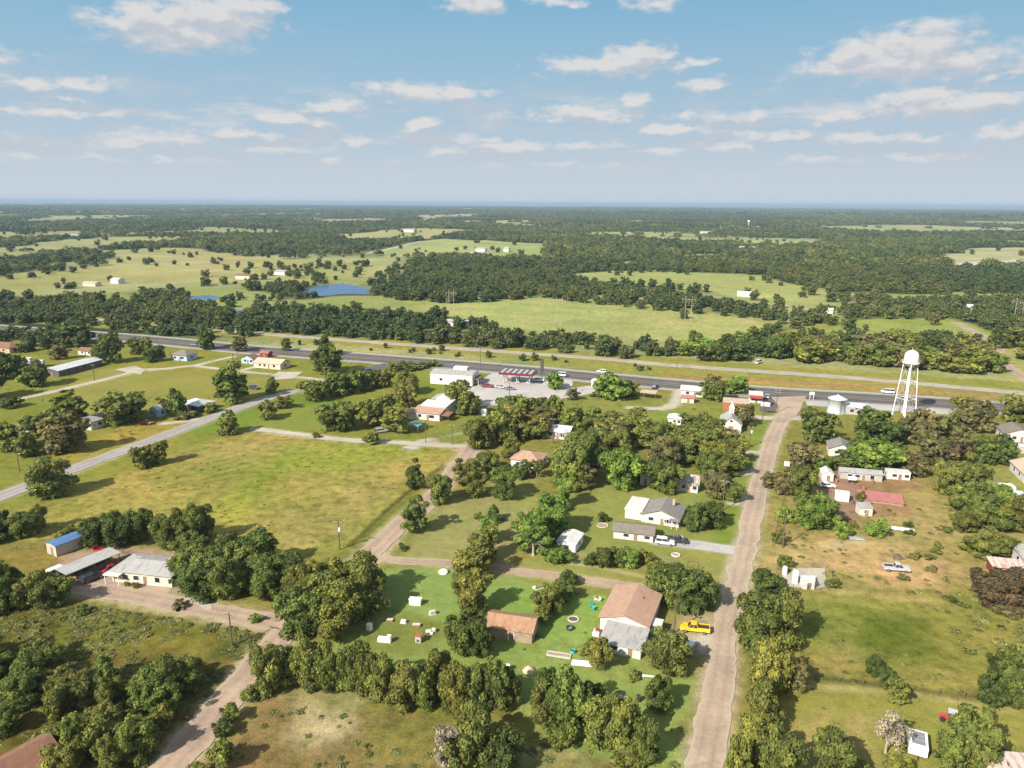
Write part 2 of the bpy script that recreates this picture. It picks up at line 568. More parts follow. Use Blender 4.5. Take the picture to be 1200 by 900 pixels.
def road_mat(name, col, edge, wear=.12, track=.1):
    """surface with worn wheel tracks, gravelly margins"""
    m, nt, b = newmat(name)
    at = nt.nodes.new('ShaderNodeAttribute'); at.attribute_name = 'across'
    n1 = noise_node(nt, .12, 5, .65)
    n2 = noise_node(nt, 1.1, 5, .75)
    c = ramp_node(nt, n1.outputs[0], [(.3, tuple(x * (1 - wear) for x in col)), (.7, tuple(x * (1 + wear) for x in col))]).outputs[0]
    c = mixn(nt, c, ramp_node(nt, n2.outputs[0], [(.3, (.82, .82, .82)), (.72, (1.13, 1.13, 1.13))]).outputs[0], 1.0, 'MULTIPLY')
    # old repairs and pale gravelly patches
    tcv = nt.nodes.new('ShaderNodeTexCoord')
    vo = nt.nodes.new('ShaderNodeTexVoronoi'); vo.inputs['Scale'].default_value = .16; vo.inputs['Randomness'].default_value = 1.0
    nt.links.new(tcv.outputs['Object'], vo.inputs['Vector'])
    c = mixn(nt, c, ramp_node(nt, vo.outputs['Color'], [(.1, (.86, .86, .87)), (.5, (1, 1, 1)), (.9, (1.1, 1.09, 1.07))]).outputs[0], .8, 'MULTIPLY')
    ma = nt.nodes.new('ShaderNodeMath'); ma.operation = 'ABSOLUTE'
    nt.links.new(at.outputs['Fac'], ma.inputs[0])
    tr = ramp_node(nt, ma.outputs[0], [(.12, (1, 1, 1)), (.4, (1 - track,) * 3), (.62, (1, 1, 1))])
    c = mixn(nt, c, tr.outputs[0], 1.0, 'MULTIPLY')
    ad = nt.nodes.new('ShaderNodeMath'); ad.operation = 'MULTIPLY_ADD'
    ad.inputs[1].default_value = .55; ad.inputs[2].default_value = -.27
    nt.links.new(n2.outputs[0], ad.inputs[0])
    a2 = nt.nodes.new('ShaderNodeMath'); a2.operation = 'ADD'
    nt.links.new(ma.outputs[0], a2.inputs[0]); nt.links.new(ad.outputs[0], a2.inputs[1])
    er = ramp_node(nt, a2.outputs[0], [(.74, (0, 0, 0)), (.95, (1, 1, 1))])
    c = mixn(nt, c, edge, er.outputs[0])
    nt.links.new(c, b.inputs['Base Color'])
    b.inputs['Roughness'].default_value = .9
    b.inputs['Specular IOR Level'].default_value = .12
    return m


def water_mat():
    m, nt, b = newmat('pond_water')
    b.inputs['Base Color'].default_value = (.025, .085, .20, 1)
    b.inputs['Roughness'].default_value = .25
    b.inputs['Specular IOR Level'].default_value = .15
    n = noise_node(nt, .3, 3, .5)
    bp = nt.nodes.new('ShaderNodeBump'); bp.inputs['Strength'].default_value = .15; bp.inputs['Distance'].default_value = .3
    nt.links.new(n.outputs[0], bp.inputs['Height']); nt.links.new(bp.outputs[0], b.inputs['Normal'])
    return m
# ------------------------------------------------------------------ air
def build_haze():
    mb = MB().box(-62000, 62000, -62000, 62000, -1.0 - 16.0, 100.0)
    m = bpy.data.materials.new('hazy_air'); m.use_nodes = True
    nt = m.node_tree; nt.nodes.clear()
    pv = nt.nodes.new('ShaderNodeVolumePrincipled')
    pv.inputs['Color'].default_value = (.38, .53, .70, 1)
    pv.inputs['Density'].default_value = 8.0e-5
    pv.inputs['Anisotropy'].default_value = 0.0
    out = nt.nodes.new('ShaderNodeOutputMaterial')
    nt.links.new(pv.outputs[0], out.inputs['Volume'])
    o = mb.build('haze', m)
    tag(o, kind='stuff')
    o.display_type = 'WIRE'


build_haze()

# ------------------------------------------------------------------ far fields (traced on the photo, laid on the ground)
FIELDS = [  # (outline, colour, softness m)
    ([(0, 290), (60, 282), (130, 277), (215, 277), (215, 284), (130, 290), (40, 301), (0, 303)], (176, 168, 116)),
    ([(118, 293), (210, 289), (300, 301), (300, 318), (200, 316), (130, 306)], (178, 170, 112)),
    ([(30, 322), (130, 311), (200, 316), (300, 322), (300, 331), (180, 330), (60, 331)], (172, 166, 100)),
    ([(105, 345), (172, 339), (176, 355), (128, 357)], (150, 156, 80)),
    ([(200, 337), (290, 339), (345, 350), (330, 366), (270, 366), (215, 352)], (158, 160, 84)),
    ([(300, 304), (380, 304), (432, 312), (426, 334), (345, 330), (300, 319)], (168, 164, 96)),
    ([(290, 355), (400, 348), (480, 345), (560, 350), (600, 365), (480, 372), (420, 362), (300, 367)], (166, 166, 92)),
    ([(500, 354), (560, 345), (690, 349), (800, 361), (905, 378), (885, 400), (800, 402), (700, 397), (560, 384), (520, 370)], (182, 180, 112)),
    ([(640, 325), (700, 319), (760, 316), (880, 321), (985, 344), (985, 360), (900, 354), (820, 340), (720, 334)], (166, 174, 98)),
    ([(432, 296), (490, 283), (520, 280), (645, 285), (645, 299), (560, 301), (440, 301)], (168, 176, 108)),
    ([(370, 277), (480, 267), (560, 269), (525, 279), (420, 283)], (176, 172, 116)),
    ([(985, 342), (1100, 344), (1240, 343), (1240, 352), (1080, 350), (985, 349)], (166, 170, 92)),
    ([(920, 266), (1050, 263), (1190, 267), (1240, 273), (1020, 274)], (176, 172, 124)),
    ([(1080, 303), (1150, 291), (1240, 286), (1240, 310), (1120, 313)], (196, 184, 142)),
    ([(905, 388), (1000, 372), (1100, 371), (1165, 385), (1190, 402), (1000, 398)], (156, 160, 72)),
    ([(1130, 408), (1180, 398), (1240, 400), (1240, 440), (1190, 445), (1160, 425)], (170, 164, 92)),
    ([(350, 258), (440, 255), (470, 259), (380, 263)], (176, 166, 130)),
    ([(460, 253), (560, 251), (575, 256), (490, 257)], (186, 172, 140)),
    ([(590, 263), (680, 263), (680, 266), (600, 267)], (180, 176, 136)),
    ([(60, 272), (100, 270), (105, 275), (60, 277)], (176, 170, 120)),
    ([(560, 300), (640, 297), (640, 303), (560, 304)], (170, 172, 110)),
    ([(780, 300), (840, 297), (842, 303), (785, 305)], (172, 172, 118)),
    ([(1000, 305), (1060, 300), (1062, 306), (1010, 309)], (164, 164, 104)),
    ([(700, 310), (740, 305), (745, 312), (705, 314)], (170, 172, 110)),
    ([(-60, 330), (60, 318), (110, 322), (30, 345), (-60, 352)], (160, 158, 88)),
    ([(0, 258), (150, 254), (160, 257), (20, 262)], (150, 152, 120)),
    ([(-160, 300), (0, 290), (0, 306), (-160, 320)], (170, 164, 100)),
]
FIELDW = [(GP(p), c) for p, c in FIELDS]

# patches of the near ground: outline, colour, softness in metres, roughness of the grass
K = (.55, .58, .66)
PATCH = [
    # lawns of the north-west
    ([(-80, 395), (300, 405), (600, 445), (600, 530), (310, 500), (0, 600), (-80, 640)], (150, 146, 66), 8, .6),
    ([(30, 476), (130, 430), (200, 435), (360, 445), (330, 462), (210, 490), (120, 480), (40, 520), (0, 500)], (158, 150, 74), 6, .25),
    ([(0, 470), (90, 455), (70, 480), (0, 505)], (140, 142, 58), 5, .3),
    ([(200, 500), (330, 455), (420, 470), (420, 505), (310, 500), (230, 510)], (128, 146, 56), 6, .3),
    ([(300, 500), (330, 475), (420, 480), (420, 506)], (142, 150, 66), 4, .3),
    ([(60, 560), (250, 485), (150, 500), (40, 540)], (170, 152, 72), 5, .7),
    # the big meadow
    ([(-40, 625), (130, 560), (250, 515), (310, 503), (545, 525), (512, 560), (410, 645), (230, 650), (120, 615), (-40, 650)], (170, 156, 84), 5, 1.0),
    ([(240, 600), (330, 530), (420, 512), (520, 527), (330, 560), (280, 620), (220, 610)], (164, 160, 72), 10, 1.0),
    ([(225, 530), (320, 510), (300, 530), (220, 552)], (180, 158, 94), 9, .9),
    ([(330, 600), (430, 560), (480, 560), (400, 630), (330, 640)], (174, 154, 92), 8, 1.0),
    ([(405, 640), (520, 548), (512, 560), (428, 634)], (140, 136, 62), 2.5, .6),
    # pale lot beyond the pole corner
    ([(468, 655), (545, 570), (600, 575), (640, 585), (590, 668)], (170, 160, 100), 4, .35),
    ([(560, 560), (620, 560), (650, 590), (600, 600)], (160, 158, 88), 5, .4),
    # lawns round the white house
    ([(600, 680), (650, 580), (740, 560), (880, 570), (858, 690), (770, 690)], (156, 156, 82), 4, .3),
    ([(690, 680), (860, 640), (850, 690), (780, 700)], (160, 154, 82), 3, .4),
    ([(855, 500), (905, 490), (872, 650), (840, 640), (820, 600)], (140, 152, 62), 4, .35),
    # lot with the stones
    ([(380, 775), (440, 662), (600, 672), (640, 690), (560, 790), (450, 790)], (150, 166, 90), 3, .35),
    ([(400, 760), (470, 715), (520, 735), (480, 775)], (138, 140, 70), 6, .4),
    ([(600, 690), (710, 690), (690, 770), (600, 790), (560, 770)], (154, 174, 88), 3, .45),
    ([(560, 750), (690, 760), (820, 770), (820, 910), (720, 910), (560, 800)], (154, 166, 88), 3, .5),
    ([(745, 700), (850, 690), (835, 790), (760, 780)], (156, 152, 84), 3, .6),
    ([(800, 715), (845, 715), (838, 745), (790, 745)], (196, 176, 140), 2, .5),
    ([(650, 650), (810, 655), (800, 672), (650, 660)], (168, 156, 104), 3, .8),
    # bottom field with the bare patch
    ([(200, 920), (300, 815), (480, 835), (560, 860), (620, 870), (800, 905), (800, 960), (180, 960)], (152, 126, 84), 4, 1.0),
    ([(420, 840), (520, 840), (540, 900), (420, 900)], (146, 132, 74), 6, 1.0),
    ([(330, 815), (400, 815), (400, 850), (370, 868), (320, 870), (335, 840)], (206, 180, 142), 7, 1.0),
    ([(600, 870), (690, 880), (700, 905), (600, 905)], (176, 158, 112), 4, 1.0),
    # weeds and thicket floor in the south-west
    ([(-60, 690), (90, 705), (260, 730), (330, 745), (210, 900), (180, 960), (-60, 960)], (116, 104, 50), 5, 1.0),
    ([(90, 706), (250, 726), (310, 745), (260, 770), (60, 765)], (134, 124, 56), 4, 1.0),
    ([(-40, 640), (100, 640), (60, 690), (-40, 690)], (150, 132, 70), 4, .8),
    ([(70, 650), (140, 640), (240, 655), (230, 690), (120, 700), (60, 690)], (188, 162, 134), 3, .6),
    ([(135, 690), (190, 685), (225, 695), (200, 708)], (148, 136, 66), 2, .6),
    # east of the tan street
    ([(905, 560), (1100, 560), (1240, 560), (1240, 700), (1120, 700), (890, 690)], (176, 156, 98), 6, .9),
    ([(920, 640), (1000, 625), (1110, 640), (1090, 690), (960, 660), (900, 665)], (204, 172, 122), 8, .9),
    ([(905, 600), (940, 590), (960, 610), (905, 640)], (170, 148, 98), 5, .8),
    ([(950, 560), (1000, 545), (1070, 555), (1085, 600), (1000, 615), (960, 600)], (182, 138, 104), 5, .7),
    ([(1060, 580), (1085, 575), (1110, 630), (1080, 650)], (184, 158, 104), 4, .8),
    ([(1010, 600), (1060, 605), (1050, 640), (1000, 630)], (184, 158, 106), 6, .9),
    ([(905, 690), (1240, 690), (1240, 900), (930, 900), (900, 760)], (154, 146, 76), 6, .9),
    ([(1000, 720), (1100, 730), (1110, 770), (1010, 775)], (118, 122, 48), 10, .9),
    ([(920, 770), (1000, 740), (1000, 790), (930, 800)], (164, 146, 84), 7, .9),
    ([(930, 800), (1240, 830), (1240, 960), (900, 960), (915, 850)], (158, 152, 76), 5, .5),
    ([(915, 850), (970, 840), (960, 900), (920, 910)], (182, 166, 100), 5, .6),
    ([(1000, 850), (1030, 850), (1020, 900), (990, 900)], (176, 160, 100), 4, .6),
    ([(1150, 545), (1240, 540), (1240, 590), (1150, 575)], (160, 154, 84), 5, .6),
    # between the highway and the back yards
    ([(620, 450), (900, 470), (880, 520), (640, 500)], (154, 150, 76), 6, .5),
    ([(770, 480), (800, 480), (800, 510), (760, 505)], (136, 152, 58), 3, .3),
    ([(560, 475), (600, 475), (570, 512), (510, 525), (500, 515)], (140, 146, 68), 3, .3),
    ([(440, 435), (620, 440), (560, 470), (480, 465)], (138, 146, 58), 5, .5),
    # verges of the highway and the rails
    ([(-80, 372), (300, 396), (600, 420), (900, 455), (1260, 478), (1260, 452), (900, 428), (600, 406), (300, 383), (-80, 355)], (162, 156, 76), 5, .7),
    ([(760, 446), (1000, 456), (1260, 476), (1260, 468), (1000, 449), (780, 438)], (180, 150, 94), 3, .8),
    ([(930, 478), (1260, 495), (1260, 480), (940, 470)], (160, 152, 80), 3, .6),
]
TRACKS = [  # worn dirt lines: points, width m, colour
    ([(905, 640), (980, 650), (1040, 655), (1085, 650), (1100, 640), (1085, 610), (1065, 575)], 3.0, (190, 162, 108)),
    ([(905, 680), (1000, 694), (1100, 705)], 1.6, (182, 162, 104)),
    ([(960, 797), (1040, 805), (1130, 818), (1200, 826)], 1.2, (112, 104, 62)),
    ([(940, 806), (1060, 812), (1190, 836)], 1.0, (186, 170, 112)),
    ([(650, 660), (700, 665), (770, 680)], 1.0, (196, 180, 132)),
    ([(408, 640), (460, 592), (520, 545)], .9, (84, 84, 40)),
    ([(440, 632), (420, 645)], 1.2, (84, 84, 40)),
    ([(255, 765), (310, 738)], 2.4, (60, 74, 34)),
    ([(600, 480), (578, 500), (520, 512)], 1.2, (196, 186, 146)),
    ([(975, 640), (1010, 634)], 2.0, (206, 186, 150)),
]


def to_lin(c, k=K):
    return np.array(s2l(c, k))


def forest_mask(x, y):
    """how wooded a far point is, 0..1"""
    r = np.hypot(x, y)
    n = fbm(x, y, 420, 11, 4)
    n2 = fbm(x, y, 2300, 23, 3)
    f = np.clip((n * .6 + n2 * .4 - .365 - .085 * np.clip((r - 1500) / 2500, 0, 1)) * 14 + .5, 0, 1)
    wx = x + (fbm(x, y, 60, 3, 3) - .5) * 50 * np.clip(r / 900, .3, 6)
    wy = y + (fbm(x, y, 60, 4, 3) - .5) * 60 * np.clip(r / 900, .3, 6)
    for poly, c in FIELDW:
        p = np.array(poly)
        m = (x > p[:, 0].min() - 200) & (x < p[:, 0].max() + 200) & (y > p[:, 1].min() - 400) & (y < p[:, 1].max() + 400)
        if m.any():
            sdv = poly_sd(wx[m], wy[m], poly)
            f[m] = np.minimum(f[m], np.clip(.5 - sdv / 12, 0, 1))
    return f


def build_ground():
    th = list(np.radians(np.arange(-50, 50.01, .16)))
    th = [R(a) for a in range(-180, -51, 6)] + [R(-52)] + th + [R(52)] + [R(a) for a in range(54, 181, 6)]
    th = np.array(th)
    rr = [0.5, 15, 30, 45]
    r = 58.0
    while r < 42000:
        rr.append(r); r *= 1.0062 if r < 700 else (1.0095 if r < 6000 else 1.03)
    rr.append(42000)
    rr = np.array(rr)
    A, B = np.meshgrid(th, rr)
    x, y = (B * np.sin(A)).ravel(), (B * np.cos(A)).ravel()
    rad = np.hypot(x, y)
    z = terrain(x, y)
    n = len(x)
    # base: pasture, fading into the forest floor far off
    base = to_lin((150, 142, 72))
    col = np.tile(base, (n, 1)); rough = np.full(n, .7)
    f1 = fbm(x, y, 300, 31, 4)
    far = rad > 330
    fieldc = to_lin((178, 180, 122))
    xf, yf, rf = x[far], y[far], rad[far]
    cf = fieldc[None, :] * (.85 + .35 * f1[far])[:, None] * np.where(fbm(xf, yf, 260, 71, 3) > .5, 1.0, .86)[:, None]
    for poly, c in FIELDW:
        p = np.array(poly)
        m = (xf > p[:, 0].min()) & (xf < p[:, 0].max()) & (yf > p[:, 1].min()) & (yf < p[:, 1].max())
        if m.any():
            w = np.clip(poly_sd(xf[m], yf[m], poly) / 15 + .8, 0, 1)[:, None]
            cf[m] = cf[m] * (1 - w) + to_lin(c)[None, :] * (.94 + .3 * f1[far][m])[:, None] * w
    q1 = fbm(xf, yf, 55, 73, 4)[:, None]; q2 = fbm(xf, yf / 2.5, 130, 74, 3)[:, None]
    cf = cf * (.80 + .42 * q1) * (np.array((1.05, 1.0, .97)) * np.clip((q2 - .4) * 5, 0, 1) + np.array((.84, .94, .82)) * (1 - np.clip((q2 - .4) * 5, 0, 1)))
    cf = cf * .72 + to_lin((176, 170, 124))[None, :] * (.75 + .4 * q1) * .28
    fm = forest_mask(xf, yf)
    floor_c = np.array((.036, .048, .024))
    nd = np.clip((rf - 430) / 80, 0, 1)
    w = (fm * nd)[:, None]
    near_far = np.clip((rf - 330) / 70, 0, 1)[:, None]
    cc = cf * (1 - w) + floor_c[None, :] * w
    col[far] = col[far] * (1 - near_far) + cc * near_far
    rough[far] = np.where(rf > 420, .8, .7)
    # near patches
    nr = rad < 620
    xs, ys = x[nr], y[nr]
    cs, rs = col[nr], rough[nr]
    wx = xs + (fbm(xs, ys, 14, 41, 4) - .5) * 9
    wy = ys + (fbm(xs, ys, 14, 42, 4) - .5) * 9
    for pts, c, soft, rg in PATCH:
        poly = GP(pts); p = np.array(poly)
        m = (wx > p[:, 0].min() - soft) & (wx < p[:, 0].max() + soft) & (wy > p[:, 1].min() - soft) & (wy < p[:, 1].max() + soft)
        if not m.any(): continue
        w = np.clip(poly_sd(wx[m], wy[m], poly) / soft + .5, 0, 1)
        w = (w * w * (3 - 2 * w))
        cs[m] = cs[m] * (1 - w[:, None]) + to_lin(c)[None, :] * w[:, None]
        rs[m] = rs[m] * (1 - w) + rg * w
    for pts, wd, c in TRACKS:
        d = line_d(xs + (wx - xs) * .25, ys + (wy - ys) * .25, GP(pts))
        w = np.clip(1.3 - d / wd, 0, 1)[:, None] * (.55 + .45 * fbm(xs, ys, 5, 77, 3))[:, None]
        cs[:] = cs * (1 - w) + to_lin(c)[None, :] * w
    # bare soil along unpaved roads
    for pts, wd, name, cedge, spill in ROADS:
        if not spill: continue
        d = line_d(xs, ys, GP(pts)) - wd / 2
        w = np.clip(1.0 - d / spill, 0, 1) * np.clip(fbm(xs, ys, 6, 51, 3) * 1.8 - .1, 0, 1)
        w = np.where(d < 0, 1, w)[:, None]
        cs[:] = cs * (1 - w) + to_lin(cedge)[None, :] * w
    # patchy colour of turf: drier and greener drifts
    dr = fbm(xs, ys, 22, 61, 4)[:, None]
    tintv = np.array((1.07, 1.0, .97))[None, :] * np.clip((dr - .42) * 3, 0, 1) + np.array((.94, 1.0, .90))[None, :] * (1 - np.clip((dr - .42) * 3, 0, 1))
    cs[:] = cs * (1 + (tintv - 1) * (.4 + rs[:, None] * .8))
    # wild grass: tan seed heads, rank green drifts and small dark clumps, streaked along the mowing
    sx, sy = xs * .94 - ys * .34, xs * .34 + ys * .94
    m1 = fbm(sx / 2.2, sy, 7, 63, 4); m2 = fbm(sx, sy, 3.2, 64, 3); m3 = fbm(sx / 3, sy, 16, 65, 3)
    tanw = (np.clip((m1 - .52) * 6, 0, 1) * .42 * rs)[:, None]; grw = (np.clip((m3 - .53) * 7, 0, 1) * .5 * rs)[:, None]; dkw = (np.clip((m2 - .56) * 6, 0, 1) * .5 * rs)[:, None]
    cs[:] = cs * (1 - tanw) + (cs * np.array((1.30, 1.12, 1.10)) + .015) * tanw
    cs[:] = cs * (1 - grw) + cs * np.array((.70, .86, .66)) * grw
    cs[:] = cs * (1 - dkw) + cs * np.array((.60, .66, .54)) * dkw
    col[nr], rough[nr] = cs, rs
    nt_, nr_ = len(th), len(rr)
    ii = np.arange(nr_ - 1)[:, None] * nt_ + np.arange(nt_ - 1)[None, :]
    q = np.stack([ii, ii + nt_, ii + nt_ + 1, ii + 1], -1).reshape(-1, 4)
    q = q[:, ::-1]
    verts = np.stack([x, y, z], -1)
    rgba = np.concatenate([col, np.ones((n, 1))], 1)
    me = np_mesh('ground', verts, q, ground_mat(), [('ground_col', 'FLOAT_COLOR', 'POINT', rgba), ('rough_grass', 'FLOAT', 'POINT', rough)], smooth=True)
    o = bpy.data.objects.new('ground', me); link(o)
    tag(o, kind='structure')


# ------------------------------------------------------------------ roads
DIRT = (204, 182, 152)
HWY = [(-120, 376), (0, 385), (150, 396), (300, 410), (450, 421), (600, 433), (750, 447), (900, 460), (1050, 469), (1200, 480), (1320, 489)]
RAILS = [(-60, 362), (85, 372), (200, 384), (300, 391), (450, 402), (600, 413), (700, 420), (800, 429), (1000, 443), (1190, 460), (1320, 471)]
ROADS = [  # centre line, width m, name, colour of the margin, how far soil spills
    ([(817, 925), (830, 870), (845, 790), (850, 745), (862, 690), (873, 645), (885, 590), (896, 545), (905, 515), (916, 492), (928, 466)], 5.0, 'tan_street', DIRT, 1.8),
    ([(-60, 604), (0, 582), (110, 541), (200, 508), (250, 489), (300, 471), (345, 458)], 6.6, 'paved_road', (190, 178, 150), 1.5),
    ([(170, 935), (215, 880), (270, 815), (318, 760), (335, 740), (352, 725), (400, 680), (440, 644), (470, 615), (505, 585), (530, 555), (548, 532), (572, 505), (592, 488)], 6.0, 'dirt_road', (206, 184, 150), 2.2),
    ([(60, 685), (110, 691), (180, 703), (250, 717), (300, 726), (340, 736)], 5.2, 'dirt_lane', (208, 184, 152), 2.5),
    ([(300, 503), (340, 508), (400, 515), (470, 519), (545, 524)], 4.2, 'gravel_lane', (206, 192, 160), 1.5),
    ([(425, 650), (470, 657), (520, 660), (580, 666), (660, 676), (730, 686), (790, 694)], 2.9, 'back_lane', (206, 184, 148), 1.2),
    ([(770, 634), (800, 637), (830, 641), (866, 646)], 4.3, 'driveway', (206, 198, 180), .8),
    ([(0, 469), (30, 466), (80, 455), (130, 443), (165, 434), (200, 432)], 3.8, 'gravel_drive', (206, 194, 164), 1.5),
    ([(195, 432), (230, 428), (260, 421), (275, 418)], 3.2, 'gravel_drive', (206, 194, 164), 1.0),
    ([(228, 429), (290, 436), (330, 440), (385, 446)], 3.0, 'gravel_drive', (206, 194, 164), 1.0),
    ([(283, 434), (300, 430), (312, 427)], 2.6, 'gravel_drive', (206, 194, 164), .8),
    ([(740, 478), (775, 479), (790, 474), (798, 456)], 4.0, 'gravel_drive', (216, 206, 184), 1.5),
    ([(862, 529), (880, 530), (898, 531)], 2.4, 'gravel_drive', (206, 194, 164), 1.0),
    ([(862, 557), (880, 553), (892, 548)], 2.4, 'gravel_drive', (206, 194, 164), 1.0),
    ([(858, 590), (870, 586), (882, 580)], 2.6, 'gravel_drive', (206, 194, 164), 1.0),
    ([(1225, 458), (1190, 436), (1168, 418), (1168, 402), (1120, 378)], 5.0, 'dirt_road', (206, 178, 150), 2.0),
    ([(190, 497), (235, 491), (250, 488)], 2.6, 'gravel_drive', (206, 194, 164), 1.0),
    ([(880, 489), (905, 490), (935, 490)], 5.0, 'gravel_drive', (206, 190, 168), 1.0),
    ([(815, 760), (830, 745), (845, 740)], 3.0, 'gravel_drive', (206, 190, 158), 1.5),
    ([(430, 297), (450, 293), (475, 287), (492, 283)], 7.0, 'far_road', (206, 204, 190), 0),
    ([(480, 526), (490, 519), (505, 516)], 5.0, 'gravel_drive', (200, 176, 146), 1.0),
]
build_ground()


def resample(pts, step):
    pts = [Vector((p[0], p[1], 0)) for p in pts]
    # Catmull-Rom through the traced points
    ext = [2 * pts[0] - pts[1]] + pts + [2 * pts[-1] - pts[-2]]
    out = []
    for i in range(1, len(ext) - 2):
        p0, p1, p2, p3 = ext[i - 1:i + 3]
        n = max(2, int((p2 - p1).length / step))
        for k in range(n):
            t = k / n
            out.append(.5 * ((2 * p1) + (p2 - p0) * t + (2 * p0 - 5 * p1 + 4 * p2 - p3) * t * t + (3 * p1 - p0 - 3 * p2 + p3) * t ** 3))
    out.append(pts[-1])
    return out


def strip(name, pts, width, z, mat, ragged=.0, step=2.0, off=0.0, seed=0, kind='structure', world=False, cols=7):
    c = resample(pts if world else GP(pts), step)
    rnd = random.Random(seed)
    n = len(c)
    vs, ac = [], []
    for i, p in enumerate(c):
        d = (c[min(i + 1, n - 1)] - c[max(i - 1, 0)]).normalized()
        nn = Vector((-d.y, d.x, 0))
        l = width / 2 + (vnoise(np.array([i * step]), np.array([0.0]), 5, seed + 5)[0] - .5) * ragged * 2 + (rnd.random() - .5) * ragged * .95
        r = width / 2 + (vnoise(np.array([i * step]), np.array([9.0]), 5, seed + 7)[0] - .5) * ragged * 2 + (rnd.random() - .5) * ragged * .95
        for k in range(cols):
            t = k / (cols - 1) * 2 - 1
            q = p + nn * (off + (t * l if t < 0 else t * r))
            vs.append((q.x, q.y, z)); ac.append(t)
    qs = []
    for i in range(n - 1):
        for k in range(cols - 1):
            a = i * cols + k
            qs.append((a, a + 1, a + cols + 1, a + cols))
    me = np_mesh(name, np.array(vs), np.array(qs), mat, [('across', 'FLOAT', 'POINT', np.array(ac))])
    # face up
    if me.polygons[0].normal.z < 0:
        me.flip_normals()
    o = bpy.data.objects.new(name, me); link(o)
    return tag(o, kind=kind)


def sheet(name, pts, z, mat, ragged=1.0, seed=1, kind='structure', step=1.5):
    poly = GP(pts); out = []
    n = len(poly)
    for i in range(n):
        a, b = Vector(poly[i]), Vector(poly[(i + 1) % n])
        k = max(1, int((b - a).length / step))
        for j in range(k):
            out.append(a.lerp(b, j / k))
    xs, ys = np.array([p.x for p in out]), np.array([p.y for p in out])
    xs2 = xs + (fbm(xs, ys, 6, seed, 3) - .5) * ragged * 2; ys2 = ys + (fbm(xs, ys, 6, seed + 9, 3) - .5) * ragged * 2
    me = bpy.data.meshes.new(name)
    me.from_pydata([(a, b, z) for a, b in zip(xs2, ys2)], [], [tuple(range(len(xs2)))])
    me.materials.append(mat)
    me.update()
    if me.polygons[0].normal.z < 0: me.flip_normals()
    at = me.attributes.new('across', 'FLOAT', 'POINT')
    o = bpy.data.objects.new(name, me); link(o)
    return tag(o, kind=kind)


L5 = lambda c: s2l(c, K)
ASPHALT = road_mat('highway_asphalt', (.105, .102, .104), (.16, .15, .14), .1, .18)
SHOULDER = road_mat('concrete_shoulder', L5((238, 230, 218)), L5((196, 182, 156)), .08, .05)
TAN = road_mat('tan_street_surface', L5((206, 180, 150)), L5((212, 194, 160)), .12, .14)
PINK = road_mat('dirt_road_surface', L5((204, 175, 146)), L5((206, 186, 150)), .14, .15)
GRAVEL = road_mat('pale_gravel', L5((212, 200, 172)), L5((196, 182, 138)), .12, -.08)
OLDPAVE = road_mat('old_pavement', L5((194, 184, 170)), L5((196, 184, 158)), .1, .16)
CONC = road_mat('driveway_concrete', L5((216, 206, 192)), L5((220, 210, 194)), .06, .03)
RAILBED = road_mat('railway_ballast', L5((214, 200, 178)), L5((182, 166, 130)), .1, .2)

strip('highway_shoulder', HWY, 23.5, .024, SHOULDER, .3, 5)
strip('highway', HWY, 19.0, .05, ASPHALT, .0, 5, off=0)
strip('railway_bed', RAILS, 8.0, .03, RAILBED, .5, 5)
WHITE = plain('road_paint_white', (.62, .62, .6), .7)
YELL = plain('road_paint_yellow', (.5, .34, .06), .7)
strip('lane_marking', HWY, .28, .062, WHITE, 0, 6, off=8.3, cols=2)
strip('lane_marking', HWY, .28, .062, WHITE, 0, 6, off=-8.3, cols=2)
for o_ in (-1.9, 1.9):
    strip('lane_marking', HWY, .25, .062, YELL, 0, 6, off=o_, cols=2)
STEEL = plain('rail_steel', (.16, .12, .10), .5, .7)
MATROAD = {'tan_street': TAN, 'paved_road': OLDPAVE, 'dirt_road': PINK, 'dirt_lane': PINK, 'gravel_lane': GRAVEL, 'back_lane': PINK, 'driveway': CONC, 'gravel_drive': GRAVEL, 'far_road': CONC}
for i, (pts, wd, name, ce, sp) in enumerate(ROADS):
    strip(name, pts, wd, .02 + .0044 * (len(ROADS) - i), MATROAD[name], .0 if name in ('driveway', 'far_road') else .5, 1.6, seed=i * 13 + 3)

# paved and bare yards
sheet('parking_lot', [(512, 462), (560, 452), (640, 452), (650, 458), (690, 452), (700, 460), (640, 470), (600, 474), (555, 476), (500, 471)], .028, CONC, .8, 3)
sheet('parking_lot', [(560, 448), (582, 434), (640, 444), (672, 445), (668, 456), (640, 455), (600, 460), (560, 456)], .036, CONC, .6, 4)
sheet('asphalt_yard', [(891, 462), (896, 458), (914, 463), (908, 484), (890, 482)], .033, ASPHALT, .4, 5)
sheet('street_mouth', [(905, 466), (945, 464), (938, 482), (930, 490), (910, 490), (914, 478)], .14, TAN, .5, 6)
sheet('concrete_apron', [(780, 449), (905, 459), (908, 466), (880, 464), (780, 455)], .03, CONC, .6, 7)
sheet('concrete_apron', [(945, 470), (1120, 480), (1120, 486), (1020, 480), (945, 475)], .031, CONC, .6, 8)
sheet('dirt_yard', [(75, 690), (60, 668), (120, 655), (150, 668), (200, 690), (190, 700), (110, 690)], .026, PINK, 1.2, 9)
sheet('gravel_pad', [(136, 433), (158, 429), (172, 433), (166, 439), (150, 437)], .16, GRAVEL, 1.5, 10)
sheet('concrete_slab', [(766, 628), (800, 628), (806, 640), (768, 640)], .15, CONC, .2, 11)
sheet('gravel_pad', [(216, 704), (232, 699), (246, 708), (250, 715), (226, 713)], .15, GRAVEL, 2.0, 12)
sheet('gravel_pad', [(917, 664), (966, 666), (969, 689), (918, 689)], .024, GRAVEL, .8, 13)
